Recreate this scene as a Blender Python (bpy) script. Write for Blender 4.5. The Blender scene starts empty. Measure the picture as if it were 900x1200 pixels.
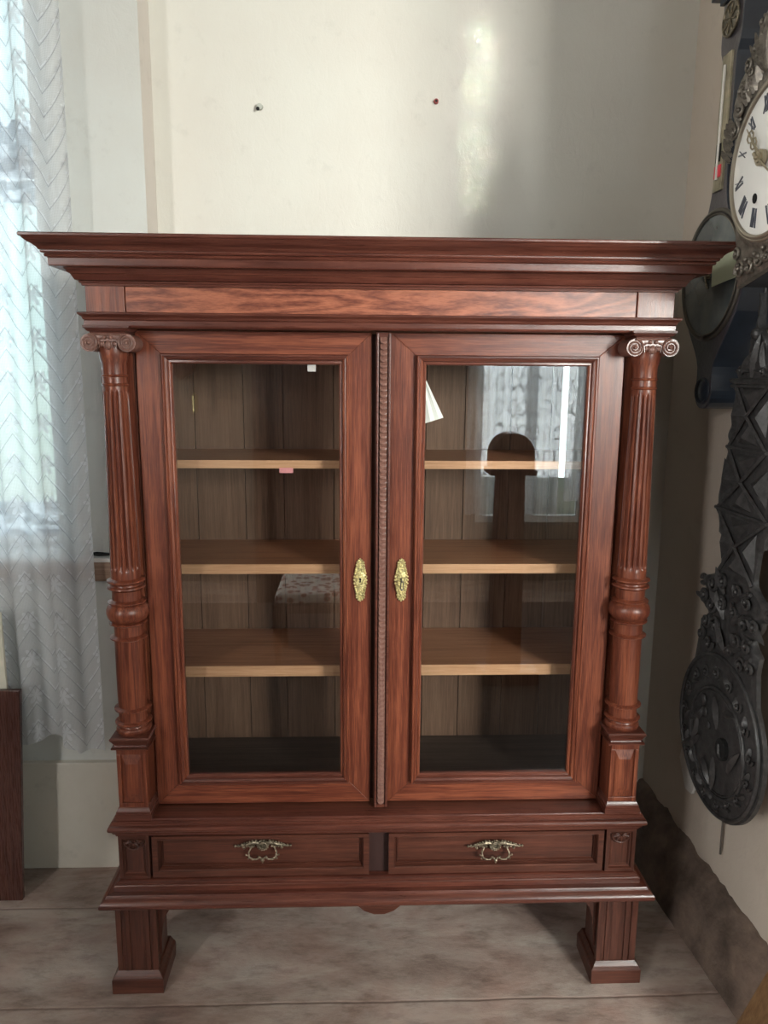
import bpy, bmesh, math, random
from mathutils import Vector, Matrix, noise
random.seed(7)
PI = math.pi
C = bpy.context.scene.collection

# ---------------------------------------------------------------- materials
def new_mat(name):
    m = bpy.data.materials.new(name); m.use_nodes = True
    nt = m.node_tree; nt.nodes.clear()
    return m, nt
class N:
    def __init__(s, nt): s.nt = nt
    def __call__(s, kind, **kw):
        n = s.nt.nodes.new(kind)
        ins = kw.pop('ins', {})
        for k, v in kw.items(): setattr(n, k, v)
        for k, v in ins.items():
            if isinstance(v, bpy.types.NodeSocket): s.nt.links.new(v, n.inputs[k])
            else: n.inputs[k].default_value = v
        return n
    def math(s, op, a, b=0.0, c=None):
        i = {0: a, 1: b}
        if c is not None: i[2] = c
        return s('ShaderNodeMath', operation=op, ins=i).outputs[0]
def ramp(n, fac, stops):
    r = n('ShaderNodeValToRGB', ins={0: fac}); e = r.color_ramp.elements
    e[0].position, e[0].color = stops[0][0], (*stops[0][1], 1)
    e[1].position, e[1].color = stops[-1][0], (*stops[-1][1], 1)
    for p, c in stops[1:-1]:
        x = e.new(p); x.color = (*c, 1)
    return r.outputs[0]
def coords(n, scale, rot=(0,0,0)):
    tc = n('ShaderNodeTexCoord')
    return n('ShaderNodeMapping', ins={'Vector': tc.outputs['Object'], 'Scale': scale, 'Rotation': rot}).outputs[0]
def out(n, sh): n('ShaderNodeOutputMaterial', ins={0: sh})

def wood(name, dark, mid, light, axis='z', rough=.34, coat=.25, bump=.15, fig=1.0, seed=0.0, ringw=.26, st=None):
    m, nt = new_mat(name); n = N(nt)
    s = {'z': (1, 1, .035), 'x': (.035, 1, 1), 'y': (1, .035, 1)}[axis]
    if st: s = st
    co = coords(n, tuple(v for v in s))
    co = n('ShaderNodeVectorMath', operation='ADD', ins={0: co, 1: (seed, seed*.7, seed*.3)}).outputs[0]
    big = n('ShaderNodeTexNoise', ins={'Vector': co, 'Scale': 11*fig, 'Detail': 3, 'Distortion': .45})
    fine = n('ShaderNodeTexNoise', ins={'Vector': co, 'Scale': 420, 'Detail': 3, 'Roughness': .65})
    mid_ = n('ShaderNodeTexNoise', ins={'Vector': co, 'Scale': 120, 'Detail': 3, 'Roughness': .6})
    rings = n.math('PINGPONG', n.math('FRACT', n.math('MULTIPLY', big.outputs[0], 12)), .5)
    cloud = n('ShaderNodeTexNoise', ins={'Vector': coords(n, (1,1,1)), 'Scale': 5, 'Detail': 3})
    f = n.math('ADD', n.math('MULTIPLY', rings, ringw), n.math('MULTIPLY', fine.outputs[0], .62))
    f = n.math('ADD', f, n.math('MULTIPLY', mid_.outputs[0], .38))
    f = n.math('ADD', f, n.math('MULTIPLY', n.math('SUBTRACT', cloud.outputs[0], .5), .30))
    col = ramp(n, f, [(.2, dark), (.5, mid), (.85, light)])
    b = n('ShaderNodeBump', ins={'Height': fine.outputs[0], 'Strength': bump, 'Distance': .002})
    rr = n.math('MULTIPLY_ADD', fine.outputs[0], .18, rough-.09)
    p = n('ShaderNodeBsdfPrincipled', ins={'Base Color': col, 'Roughness': rr, 'Normal': b.outputs[0],
          'Coat Weight': coat*.7, 'Coat Roughness': .16, 'Specular IOR Level': .36})
    out(n, p.outputs[0]); return m
def plain(name, col, rough=.5, metal=0, bump=0, bscale=60, var=0.0, spec=None, coat=0, vscale=12):
    m, nt = new_mat(name); n = N(nt)
    co = coords(n, (1,1,1))
    nz = n('ShaderNodeTexNoise', ins={'Vector': co, 'Scale': vscale, 'Detail': 6, 'Roughness': .6})
    nb = n('ShaderNodeTexNoise', ins={'Vector': co, 'Scale': bscale, 'Detail': 4})
    d = tuple(max(0, c*(1-var)) for c in col); l = tuple(min(1, c*(1+var)) for c in col)
    c = ramp(n, nz.outputs[0], [(.3, d), (.7, l)])
    ins = {'Base Color': c, 'Roughness': rough, 'Metallic': metal, 'Coat Weight': coat}
    if bump: ins['Normal'] = n('ShaderNodeBump', ins={'Height': nb.outputs[0], 'Strength': bump, 'Distance': .004}).outputs[0]
    p = n('ShaderNodeBsdfPrincipled', ins=ins)
    if spec is not None: p.inputs['Specular IOR Level'].default_value = spec
    out(n, p.outputs[0]); return m

RD, RM, RL = (.016,.005,.003), (.104,.026,.014), (.29,.090,.044)
W_V = wood('red_wood_vertical', RD, RM, RL, 'z')
W_H = wood('red_wood_horizontal', RD, RM, RL, 'x', fig=1.0, seed=3.1)
W_F = wood('figured_frieze_wood', (.020,.006,.004), (.13,.036,.021), (.33,.115,.063), 'x', seed=4.0, ringw=.62, st=(.16,1,1), fig=.9)
W_Y = wood('red_wood_deep', RD, RM, RL, 'y', seed=5.3)
W_M = wood('moulding_wood', (.020,.006,.005), (.070,.020,.013), (.155,.050,.032), 'x', rough=.30, coat=.4, seed=8.2)
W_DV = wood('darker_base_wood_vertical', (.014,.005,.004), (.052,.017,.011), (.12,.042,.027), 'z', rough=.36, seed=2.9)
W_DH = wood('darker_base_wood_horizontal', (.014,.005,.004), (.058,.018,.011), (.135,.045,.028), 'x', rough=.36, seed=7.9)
W_C = wood('carved_wood', (.06,.028,.021), (.155,.075,.058), (.26,.14,.11), 'z', rough=.3, coat=.3, seed=1.7)
W_PALE = wood('pale_shelf_edge_wood', (.30,.15,.075), (.52,.29,.16), (.68,.42,.25), 'x', rough=.5, coat=0, seed=2.2)
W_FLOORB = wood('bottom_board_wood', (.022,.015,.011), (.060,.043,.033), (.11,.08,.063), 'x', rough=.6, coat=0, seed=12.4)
W_SHELF = wood('shelf_wood', (.12,.05,.025), (.33,.150,.078), (.50,.26,.145), 'x', rough=.45, coat=.1, seed=4.4)
W_BACK = wood('back_board_wood', (.042,.023,.014), (.125,.070,.044), (.215,.13,.085), 'z', rough=.6, coat=0, fig=.8, seed=6.1)
W_CREV = plain('dark_gap_wood', (.03,.010,.008), .6)

BRASS = plain('brass', (.56,.49,.24), .34, .8, .5, 260, .55, vscale=170)
BRASS_OLD = plain('aged_brass', (.235,.20,.145), .32, .8, .5, 260, .7, vscale=150)
STEEL = plain('key_steel', (.25,.24,.22), .35, .9)
BLACK = plain('black_void', (.006,.006,.006), .9)

def thin_glass(name, tint=(1,1,1), k=1.9, rough=0.0):
    m, nt = new_mat(name); n = N(nt)
    t = n('ShaderNodeBsdfTransparent', ins={'Color': (*tint, 1)})
    g = n('ShaderNodeBsdfGlossy', ins={'Color': (1,1,1,1), 'Roughness': rough})
    fr = n('ShaderNodeFresnel', ins={'IOR': 1.5})
    f = n.math('MINIMUM', n.math('MULTIPLY', fr.outputs[0], k), 1.0)
    mx = n('ShaderNodeMixShader', ins={0: f, 1: t.outputs[0], 2: g.outputs[0]})
    out(n, mx.outputs[0]); return m
GLASS = thin_glass('cabinet_glass', (.95,.95,.94), 1.5, .004)
WGLASS = thin_glass('window_glass', (.96,.98,.98))

def plaster(name, base, warm, rough=.42, stain=.12, scale=1.6):
    m, nt = new_mat(name); n = N(nt)
    co = coords(n, (1,1,1))
    a = n('ShaderNodeTexNoise', ins={'Vector': co, 'Scale': scale, 'Detail': 8, 'Roughness': .62})
    b = n('ShaderNodeTexNoise', ins={'Vector': co, 'Scale': 14, 'Detail': 8, 'Roughness': .7})
    c1 = ramp(n, a.outputs[0], [(.3, warm), (.65, base)])
    d = tuple(v*(1-stain*2) for v in base)
    sp = ramp(n, b.outputs[0], [(.28, (1-stain*2.2,)*3), (.42, (1,1,1))])
    mixc = n('ShaderNodeMix', data_type='RGBA', blend_type='MULTIPLY', ins={0: .55})
    nt.links.new(c1, mixc.inputs[6]); nt.links.new(sp, mixc.inputs[7])
    # trowel strokes and fine grain
    v = coords(n, (1, 1, .5), (0, .35, 0))
    st = n('ShaderNodeTexNoise', ins={'Vector': v, 'Scale': 26, 'Detail': 7, 'Roughness': .66, 'Distortion': .6})
    fg = n('ShaderNodeTexNoise', ins={'Vector': co, 'Scale': 320, 'Detail': 2})
    h = n.math('ADD', n.math('MULTIPLY', st.outputs[0], 1.0), n.math('MULTIPLY', fg.outputs[0], .16))
    bp = n('ShaderNodeBump', ins={'Height': h, 'Strength': .24, 'Distance': .006})
    p = n('ShaderNodeBsdfPrincipled', ins={'Base Color': mixc.outputs[2], 'Roughness': rough, 'Normal': bp.outputs[0]})
    out(n, p.outputs[0]); return m
M_WALL = plaster('painted_plaster', (.63,.62,.56), (.59,.56,.50), .42, .07)
M_WALLR = plaster('side_wall_plaster', (.66,.585,.50), (.60,.515,.43), .5, .07)
M_WALLL = plaster('window_wall_plaster', (.57,.59,.56), (.52,.51,.47), .5, .09)
M_DADO = plaster('dado_board_paint', (.60,.57,.50), (.52,.48,.41), .5, .1, 3)
M_PIER = plaster('pier_side_plaster', (.60,.55,.50), (.55,.50,.45), .6)
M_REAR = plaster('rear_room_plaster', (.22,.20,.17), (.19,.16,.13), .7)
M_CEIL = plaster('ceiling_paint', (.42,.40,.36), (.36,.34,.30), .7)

def floor_mat():
    m, nt = new_mat('worn_painted_floor'); n = N(nt)
    co = coords(n, (1,1,1)); st = coords(n, (1,2.6,1))
    a = n('ShaderNodeTexNoise', ins={'Vector': st, 'Scale': 2.4, 'Detail': 9, 'Roughness': .68, 'Distortion': .4})
    b = n('ShaderNodeTexNoise', ins={'Vector': st, 'Scale': 9, 'Detail': 10, 'Roughness': .74})
    c = n('ShaderNodeTexNoise', ins={'Vector': co, 'Scale': 5, 'Detail': 4, 'Roughness': .6})
    c1 = ramp(n, a.outputs[0], [(.32, (.19,.130,.112)), (.47, (.36,.285,.245)), (.62, (.48,.42,.375))])
    sp = ramp(n, b.outputs[0], [(.34, (.50,.47,.45)), (.50, (.97,.97,.97)), (.75, (1.0,.98,.96))])
    rd = ramp(n, c.outputs[0], [(.45, (1,1,1)), (.75, (1.0,.80,.76))])
    m1 = n('ShaderNodeMix', data_type='RGBA', blend_type='MULTIPLY', ins={0: .8}); nt.links.new(c1, m1.inputs[6]); nt.links.new(sp, m1.inputs[7])
    m2 = n('ShaderNodeMix', data_type='RGBA', blend_type='MULTIPLY', ins={0: .7}); nt.links.new(m1.outputs[2], m2.inputs[6]); nt.links.new(rd, m2.inputs[7])
    # board seams across the room (real dirt in the joints)
    sx = n('ShaderNodeSeparateXYZ', ins={0: co})
    w = n.math('MULTIPLY_ADD', n('ShaderNodeTexNoise', ins={'Vector': co, 'Scale': 6, 'Detail': 6}).outputs[0], .012, sx.outputs[1])
    q = n.math('ABSOLUTE', n.math('SUBTRACT', n.math('FRACT', n.math('MULTIPLY', n.math('ADD', w, .062), 2.9)), .5))
    seam = ramp(n, q, [(.487, (0,0,0)), (.497, (1,1,1))])
    m3 = n('ShaderNodeMix', data_type='RGBA', ins={7: (.16,.10,.085,1)}); nt.links.new(m2.outputs[2], m3.inputs[6])
    nt.links.new(n.math('MULTIPLY', seam, .55), m3.inputs[0])
    h = n.math('SUBTRACT', b.outputs[0], n.math('MULTIPLY', seam, .7))
    bp = n('ShaderNodeBump', ins={'Height': h, 'Strength': .35, 'Distance': .006})
    p = n('ShaderNodeBsdfPrincipled', ins={'Base Color': m3.outputs[2], 'Roughness': .55, 'Normal': bp.outputs[0]})
    out(n, p.outputs[0]); return m
M_FLOOR = floor_mat()
M_RUBBLE = plain('bare_cement_plinth', (.155,.112,.088), .9, 0, 1.0, 60, .55, vscale=11)

def lace(name, motif='leaf', sheer=.48, dens=.9, pale=(.80,.83,.86)):
    """thin net with woven leaves and zigzag lines, UV in metres along the cloth"""
    m, nt = new_mat(name); n = N(nt)
    uv = n('ShaderNodeTexCoord').outputs['UV']
    sp = n('ShaderNodeSeparateXYZ', ins={0: uv}); u, v = sp.outputs[0], sp.outputs[1]
    if motif == 'leaf':
        P = .125; H = .108
        cu = n.math('SUBTRACT', n.math('FRACT', n.math('DIVIDE', u, P)), .5)
        cv = n.math('SUBTRACT', n.math('FRACT', n.math('DIVIDE', v, H)), .5)
        x = n.math('MULTIPLY', cu, P); y = n.math('MULTIPLY', cv, H)
        r = n.math('SQRT', n.math('ADD', n.math('MULTIPLY', x, x), n.math('MULTIPLY', y, y)))
        th = n.math('ARCTAN2', y, x)
        pet = n.math('ABSOLUTE', n.math('COSINE', n.math('MULTIPLY', th, 3.0)))
        lim = n.math('MULTIPLY_ADD', n.math('POWER', pet, 1.1), .026, .003)
        flower = n.math('LESS_THAN', r, lim)
        zig = n.math('ABSOLUTE', cu)
        d = n.math('FRACT', n.math('DIVIDE', n.math('ADD', v, n.math('MULTIPLY', zig, .17)), H/2))
        lines = n.math('LESS_THAN', n.math('ABSOLUTE', n.math('SUBTRACT', d, .5)), .035)
        leafband = n.math('LESS_THAN', n.math('ABSOLUTE', n.math('SUBTRACT', d, .60)), .06)
        nz = n('ShaderNodeTexNoise', ins={'Vector': uv, 'Scale': 30, 'Detail': 3})
        leafy = n.math('MULTIPLY', leafband, n.math('GREATER_THAN', nz.outputs[0], .5))
        pat = n.math('MAXIMUM', n.math('MULTIPLY', flower, .50), n.math('MULTIPLY', leafy, .40))
        dark = n.math('MAXIMUM', lines, n.math('MAXIMUM', n.math('MULTIPLY', flower, .34), n.math('MULTIPLY', leafy, .25)))
    else:
        P = .13; H = .17
        cu = n.math('SUBTRACT', n.math('FRACT', n.math('DIVIDE', u, P)), .5)
        cv = n.math('SUBTRACT', n.math('FRACT', n.math('DIVIDE', v, H)), .5)
        r = n.math('SQRT', n.math('ADD', n.math('MULTIPLY', cu, cu), n.math('MULTIPLY', cv, cv)))
        nz = n('ShaderNodeTexNoise', ins={'Vector': uv, 'Scale': 22, 'Detail': 3})
        ring = n.math('LESS_THAN', n.math('ABSOLUTE', n.math('SUBTRACT', n.math('ADD', r, n.math('MULTIPLY', n.math('SUBTRACT', nz.outputs[0], .5), .5)), .3)), .035)
        pat = n.math('MULTIPLY', ring, .9); dark = n.math('MULTIPLY', ring, .8)
    # net threads
    g1 = n.math('LESS_THAN', n.math('FRACT', n.math('MULTIPLY', u, 330)), .3)
    g2 = n.math('LESS_THAN', n.math('FRACT', n.math('MULTIPLY', v, 330)), .3)
    net = n.math('MULTIPLY', n.math('MAXIMUM', g1, g2), .16)
    op = n.math('ADD', n.math('ADD', sheer-.08, net), n.math('MULTIPLY', pat, dens-sheer))
    op = n.math('MINIMUM', n.math('ADD', op, n.math('MULTIPLY', dark, .3)), .97)
    colr = n('ShaderNodeMix', data_type='RGBA', ins={6: (*pale,1), 7: (.20,.21,.24,1)}); nt.links.new(n.math('MULTIPLY', dark, .70), colr.inputs[0])
    df = n('ShaderNodeBsdfDiffuse'); nt.links.new(colr.outputs[2], df.inputs[0])
    tr = n('ShaderNodeBsdfTranslucent'); nt.links.new(colr.outputs[2], tr.inputs[0])
    a = n('ShaderNodeMixShader', ins={0: .45, 1: df.outputs[0], 2: tr.outputs[0]})
    tp = n('ShaderNodeBsdfTransparent')
    mx = n('ShaderNodeMixShader', ins={0: op, 1: tp.outputs[0], 2: a.outputs[0]})
    out(n, mx.outputs[0]); return m
M_LACE = lace('zigzag_leaf_lace', 'leaf', .56, .96, (.84,.87,.90))
M_LACE2 = lace('scroll_lace', 'scroll', .72, .92, (.85,.88,.9))
def eyelet():
    m, nt = new_mat('eyelet_net_lace'); n = N(nt)
    uv = n('ShaderNodeTexCoord').outputs['UV']
    sp = n('ShaderNodeSeparateXYZ', ins={0: uv}); u, v = sp.outputs[0], sp.outputs[1]
    a = n.math('GREATER_THAN', n.math('FRACT', n.math('MULTIPLY', u, 110)), .38)
    b = n.math('GREATER_THAN', n.math('FRACT', n.math('MULTIPLY', v, 110)), .38)
    nz = n('ShaderNodeTexNoise', ins={'Vector': uv, 'Scale': 20, 'Detail': 1})
    mot = n.math('GREATER_THAN', nz.outputs[0], .54)
    thread = n.math('SUBTRACT', 1.0, n.math('MULTIPLY', a, b))
    op = n.math('MAXIMUM', n.math('MULTIPLY_ADD', thread, .38, .58), n.math('MULTIPLY', mot, .8))
    c = n('ShaderNodeMix', data_type='RGBA', ins={6: (.10,.125,.18,1), 7: (.7,.75,.82,1)}); nt.links.new(mot, c.inputs[0])
    df = n('ShaderNodeBsdfDiffuse'); nt.links.new(c.outputs[2], df.inputs[0])
    tr = n('ShaderNodeBsdfTranslucent'); nt.links.new(c.outputs[2], tr.inputs[0])
    s = n('ShaderNodeMixShader', ins={0: .35, 1: df.outputs[0], 2: tr.outputs[0]})
    mx = n('ShaderNodeMixShader', ins={0: op, 1: n('ShaderNodeBsdfTransparent').outputs[0], 2: s.outputs[0]})
    out(n, mx.outputs[0]); return m
M_EYE = eyelet()

# ---------------------------------------------------------------- mesh helpers
def obj(name, verts, faces, mats, parent=None, mi=None, smooth=False, uvs=None, autosmooth=None, bevel=0):
    loc = parent_loc(parent)
    me = bpy.data.meshes.new(name)
    me.from_pydata([(v[0]-loc[0], v[1]-loc[1], v[2]-loc[2]) for v in verts], [], faces)
    if not isinstance(mats, (list, tuple)): mats = [mats]
    for m in mats: me.materials.append(m)
    if mi:
        for p, i in zip(me.polygons, mi): p.material_index = i
    if uvs:
        l = me.uv_layers.new(name='UVMap')
        for p in me.polygons:
            for li in p.loop_indices: l.data[li].uv = uvs[me.loops[li].vertex_index]
    bm = bmesh.new(); bm.from_mesh(me)
    bmesh.ops.recalc_face_normals(bm, faces=bm.faces) if not uvs else None
    bm.to_mesh(me); bm.free()
    if smooth:
        for p in me.polygons: p.use_smooth = True
        if autosmooth is not None:
            try: me.set_sharp_from_angle(angle=math.radians(autosmooth))
            except Exception: pass
    o = bpy.data.objects.new(name, me); C.objects.link(o)
    if parent: o.parent = parent
    if bevel:
        md = o.modifiers.new('bevel', 'BEVEL'); md.width = bevel; md.segments = 2; md.limit_method = 'ANGLE'
    return o
ABS = {}
def parent_loc(p):
    return ABS.get(p.name, (0,0,0)) if p else (0,0,0)
def thing(name, label, cat, loc=(0,0,0), group=None):
    o = bpy.data.objects.new(name, None); C.objects.link(o); o.location = loc; o.empty_display_size = .1
    o['label'] = label; o['category'] = cat
    if group: o['group'] = group
    ABS[o.name] = loc
    return o
def sub(o, parent):   # remember part origin so that sub-parts get the same frame
    ABS[o.name] = parent_loc(parent); return o
def tag(o, label, cat, group=None):
    o['label'] = label; o['category'] = cat
    if group: o['group'] = group
    return o
def struct(o): o['kind'] = 'structure'; return o

class B:
    """collects shapes of ONE part"""
    def __init__(s): s.v = []; s.f = []; s.m = []
    def add(s, v, f, m=0):
        k = len(s.v); s.v += [tuple(p) for p in v]; s.f += [tuple(i+k for i in q) for q in f]; s.m += [m]*len(f); return s
    def box(s, x0, x1, y0, y1, z0, z1, m=0):
        v = [(x,y,z) for x in (x0,x1) for y in (y0,y1) for z in (z0,z1)]
        f = [(0,1,3,2),(4,6,7,5),(0,4,5,1),(2,3,7,6),(0,2,6,4),(1,5,7,3)]
        return s.add(v, f, m)
    def mould(s, prof, a, yb, m=0, ms=None, yf=0.0, cx=0.0):
        """profile (p outward, z) carried round left side, front and right side with mitres; closed inside"""
        pr = list(prof); inner = -.02
        pr = [(inner, pr[0][1])] + pr + [(inner, pr[-1][1])]
        v = []
        for p, z in pr: v += [(cx-a-p, yb, z), (cx-a-p, yf-p, z), (cx+a+p, yf-p, z), (cx+a+p, yb, z)]
        f = []; mm = []; n = len(pr)
        for i in range(n):
            j = (i+1) % n
            for k in range(3):
                f.append((i*4+k, i*4+k+1, j*4+k+1, j*4+k)); mm.append(m if k == 1 or ms is None else ms)
        f.append(tuple(i*4 for i in range(n))); mm.append(m); f.append(tuple(i*4+3 for i in range(n))[::-1]); mm.append(m)
        k0 = len(s.v); s.v += v; s.f += [tuple(i+k0 for i in q) for q in f]; s.m += mm; return s
    def frame(s, prof, x0, x1, z0, z1, mv=0, mh=1):
        """picture-frame sweep: prof (d outward from inner rectangle, y); loops round"""
        n = len(prof); v = []
        for d, y in prof: v += [(x0-d,y,z0-d),(x1+d,y,z0-d),(x1+d,y,z1+d),(x0-d,y,z1+d)]
        k0 = len(s.v); s.v += v
        for i in range(n):
            j = (i+1) % n
            for k in range(4):
                l = (k+1) % 4
                s.f.append((k0+i*4+k, k0+i*4+l, k0+j*4+l, k0+j*4+k)); s.m.append(mh if k in (0,2) else mv)
        return s
    def lathe(s, prof, cx, cy, seg=40, m=0, mod=None):
        n = len(prof); v = []
        for r, z in prof:
            for k in range(seg):
                a = 2*PI*k/seg; rr = r if mod is None else mod(r, z, a)
                v.append((cx+rr*math.cos(a), cy+rr*math.sin(a), z))
        f = [(i*seg+k, i*seg+(k+1)%seg, (i+1)*seg+(k+1)%seg, (i+1)*seg+k) for i in range(n-1) for k in range(seg)]
        f += [tuple(range(seg))[::-1], tuple((n-1)*seg+k for k in range(seg))]
        return s.add(v, f, m)
    def tube(s, pts, r, seg=8, m=0, closed=False):
        pts = [Vector(p) for p in pts]; n = len(pts); v = []
        rr = r if isinstance(r, (list, tuple)) else [r]*n
        prev = None
        for i, p in enumerate(pts):
            t = (pts[min(i+1,n-1)] - pts[max(i-1,0)]) if not closed else (pts[(i+1)%n]-pts[i-1])
            t.normalize()
            if prev is None:
                u = t.cross(Vector((0,0,1)));
                if u.length < .05: u = t.cross(Vector((0,1,0)))
            else: u = prev - t*prev.dot(t)
            u.normalize(); w = t.cross(u); prev = u
            for k in range(seg):
                a = 2*PI*k/seg; v.append(p + (u*math.cos(a)+w*math.sin(a))*rr[i])
        f = []
        for i in range(n if closed else n-1):
            j = (i+1) % n
            f += [(i*seg+k, i*seg+(k+1)%seg, j*seg+(k+1)%seg, j*seg+k) for k in range(seg)]
        if not closed: f += [tuple(range(seg))[::-1], tuple((n-1)*seg+k for k in range(seg))]
        return s.add(v, f, m)
    def ball(s, c, r, seg=10, rings=6, m=0, sc=(1,1,1)):
        v = [(c[0], c[1], c[2]-r*sc[2])]
        for i in range(1, rings):
            a = -PI/2+PI*i/rings
            for k in range(seg):
                b = 2*PI*k/seg
                v.append((c[0]+r*sc[0]*math.cos(a)*math.cos(b), c[1]+r*sc[1]*math.cos(a)*math.sin(b), c[2]+r*sc[2]*math.sin(a)))
        v.append((c[0], c[1], c[2]+r*sc[2])); L = len(v)-1
        f = [(0, 1+(k+1)%seg, 1+k) for k in range(seg)]
        for i in range(rings-2):
            f += [(1+i*seg+k, 1+i*seg+(k+1)%seg, 1+(i+1)*seg+(k+1)%seg, 1+(i+1)*seg+k) for k in range(seg)]
        f += [(L, 1+(rings-2)*seg+k, 1+(rings-2)*seg+(k+1)%seg) for k in range(seg)]
        return s.add(v, f, m)
    def prism(s, poly, axis, a, b, m=0):
        """extrude a 2-D polygon: axis 'y' -> poly in (x,z); 'x' -> (y,z); 'z' -> (x,y)"""
        mk = {'y': lambda p,t: (p[0],t,p[1]), 'x': lambda p,t: (t,p[0],p[1]), 'z': lambda p,t: (p[0],p[1],t)}[axis]
        n = len(poly); v = [mk(p,a) for p in poly]+[mk(p,b) for p in poly]
        f = [tuple(range(n)), tuple(range(n,2*n))[::-1]] + [(i,(i+1)%n,n+(i+1)%n,n+i) for i in range(n)]
        return s.add(v, f, m)
    def xform(s, M): s.v = [tuple(M @ Vector(p)) for p in s.v]; return s
    def build(s, name, mats, parent=None, smooth=False, ang=35, bevel=0):
        return obj(name, s.v, s.f, mats, parent, s.m, smooth, None, ang, bevel)

def interp(tab, z):
    if z <= tab[0][0]: return tab[0][1]
    for (a, x), (b, y) in zip(tab, tab[1:]):
        if a <= z <= b: return x+(y-x)*(z-a)/(b-a) if b > a else y
    return tab[-1][1]

# ================================================================ THE ROOM
def wxr(y): return .9106-.07*y           # right-hand wall, slightly out of square
ZC = 2.85
WL = -2.05; YR = -3.6; XR = 3.2; YE = -.78
f = B().box(WL, 3.4, YR, .9, -.1, 0); struct(f.build('floor', M_FLOOR))
struct(B().box(WL-.3, XR+.3, YR-.3, 1.0, ZC, ZC+.1).build('ceiling', M_CEIL))
struct(B().box(-.61, 1.25, .58, .9, -.02, ZC+.01).build('wall_back', M_WALL))
# window wall at the left, standing forward of the back wall, with its window opening
AX0, AX1, AZ0, AZ1 = -1.85, -.895, .965, 2.62
w = B(); w.box(WL-.1, AX0, .47, .9, -.02, ZC+.01); w.box(AX1, -.61, .47, .9, -.02, ZC+.01)
w.box(AX0, AX1, .47, .9, -.02, AZ0); w.box(AX0, AX1, .47, .9, AZ1, ZC+.01)
o = w.build('wall_back_window_side', [M_WALLL, M_PIER])
for p in o.data.polygons:
    if p.normal.x > .9 and abs(p.center.x+.61) < .01: p.material_index = 1
struct(o)
# dado board below the window
struct(B().box(WL, -.605, .452, .475, 0, .345).build('trim_1', M_DADO, bevel=.003))
# left wall with a window
CY0, CY1, CZ0, CZ1 = -3.25, -1.85, .75, 2.55
w = B(); w.box(WL-.3, WL, YR, CY0, -.02, ZC+.01); w.box(WL-.3, WL, CY1, .9, -.02, ZC+.01)
w.box(WL-.3, WL, CY0, CY1, -.02, CZ0); w.box(WL-.3, WL, CY0, CY1, CZ1, ZC+.01)
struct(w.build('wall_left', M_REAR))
# right wall, slightly skewed, ends beside the viewer where the room widens
w = B()
w.add([(wxr(.9),.9,-.02),(wxr(YE),YE,-.02),(XR,YE,-.02),(XR,.9,-.02),(wxr(.9),.9,ZC+.01),(wxr(YE),YE,ZC+.01),(XR,YE,ZC+.01),(XR,.9,ZC+.01)],
      [(0,1,2,3),(4,7,6,5),(0,4,5,1),(1,5,6,2),(2,6,7,3),(3,7,4,0)])
struct(w.build('wall_right', M_WALLR))
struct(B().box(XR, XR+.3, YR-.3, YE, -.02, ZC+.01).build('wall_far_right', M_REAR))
BX0, BX1, BZ0, BZ1 = .80, 1.62, .42, 2.62
DX0, DX1 = 1.95, 3.10
w = B()
for a_, c_ in ((WL-.3, BX0), (BX1, DX0), (DX1, XR+.3)): w.box(a_, c_, YR-.3, YR, -.02, ZC+.01)
for a_, c_ in ((BX0, BX1), (DX0, DX1)): w.box(a_, c_, YR-.3, YR, -.02, BZ0); w.box(a_, c_, YR-.3, YR, BZ1, ZC+.01)
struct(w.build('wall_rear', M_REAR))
# rough cement plinth at the foot of the right wall
bm_v = []; rows = []
ny = 150
prof = [(0, .0), (-.004, .182), (-.014, .176), (-.030, .150), (-.044, .130), (-.052, .122), (-.062, .088), (-.072, .050), (-.086, .004), (-.090, -.01)]
top = lambda y: .205 if y > .58 else .158+.045*max(0, (y+.1)/.68)
V = []; F = []
for i in range(ny+1):
    y = .60-1.7*i/ny
    for j, (dx, z) in enumerate(prof):
        q = Vector((dx*9, y*9, z*9)); nz = noise.noise(q*1.3)*.010+noise.noise(q*4)*.005
        zz = z*(top(y)/.182) if z > 0 else z
        if j == 1: zz += noise.noise(Vector((y*16, 1, 2)))*.012+noise.noise(Vector((y*50, 1, 2)))*.006
        V.append((wxr(y)+dx+(nz if 1 < j < 8 else (.004 if j <= 1 else nz*.3)), y, zz+(nz*.6 if 1 < j < 8 else 0)))
m_ = len(prof)
for i in range(ny):
    for j in range(m_-1): F.append((i*m_+j, i*m_+j+1, (i+1)*m_+j+1, (i+1)*m_+j))
F.append(tuple(range(m_))); F.append(tuple(ny*m_+j for j in range(m_))[::-1])
struct(obj('baseboard_right', V, F, M_RUBBLE, smooth=True, autosmooth=40))

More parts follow.
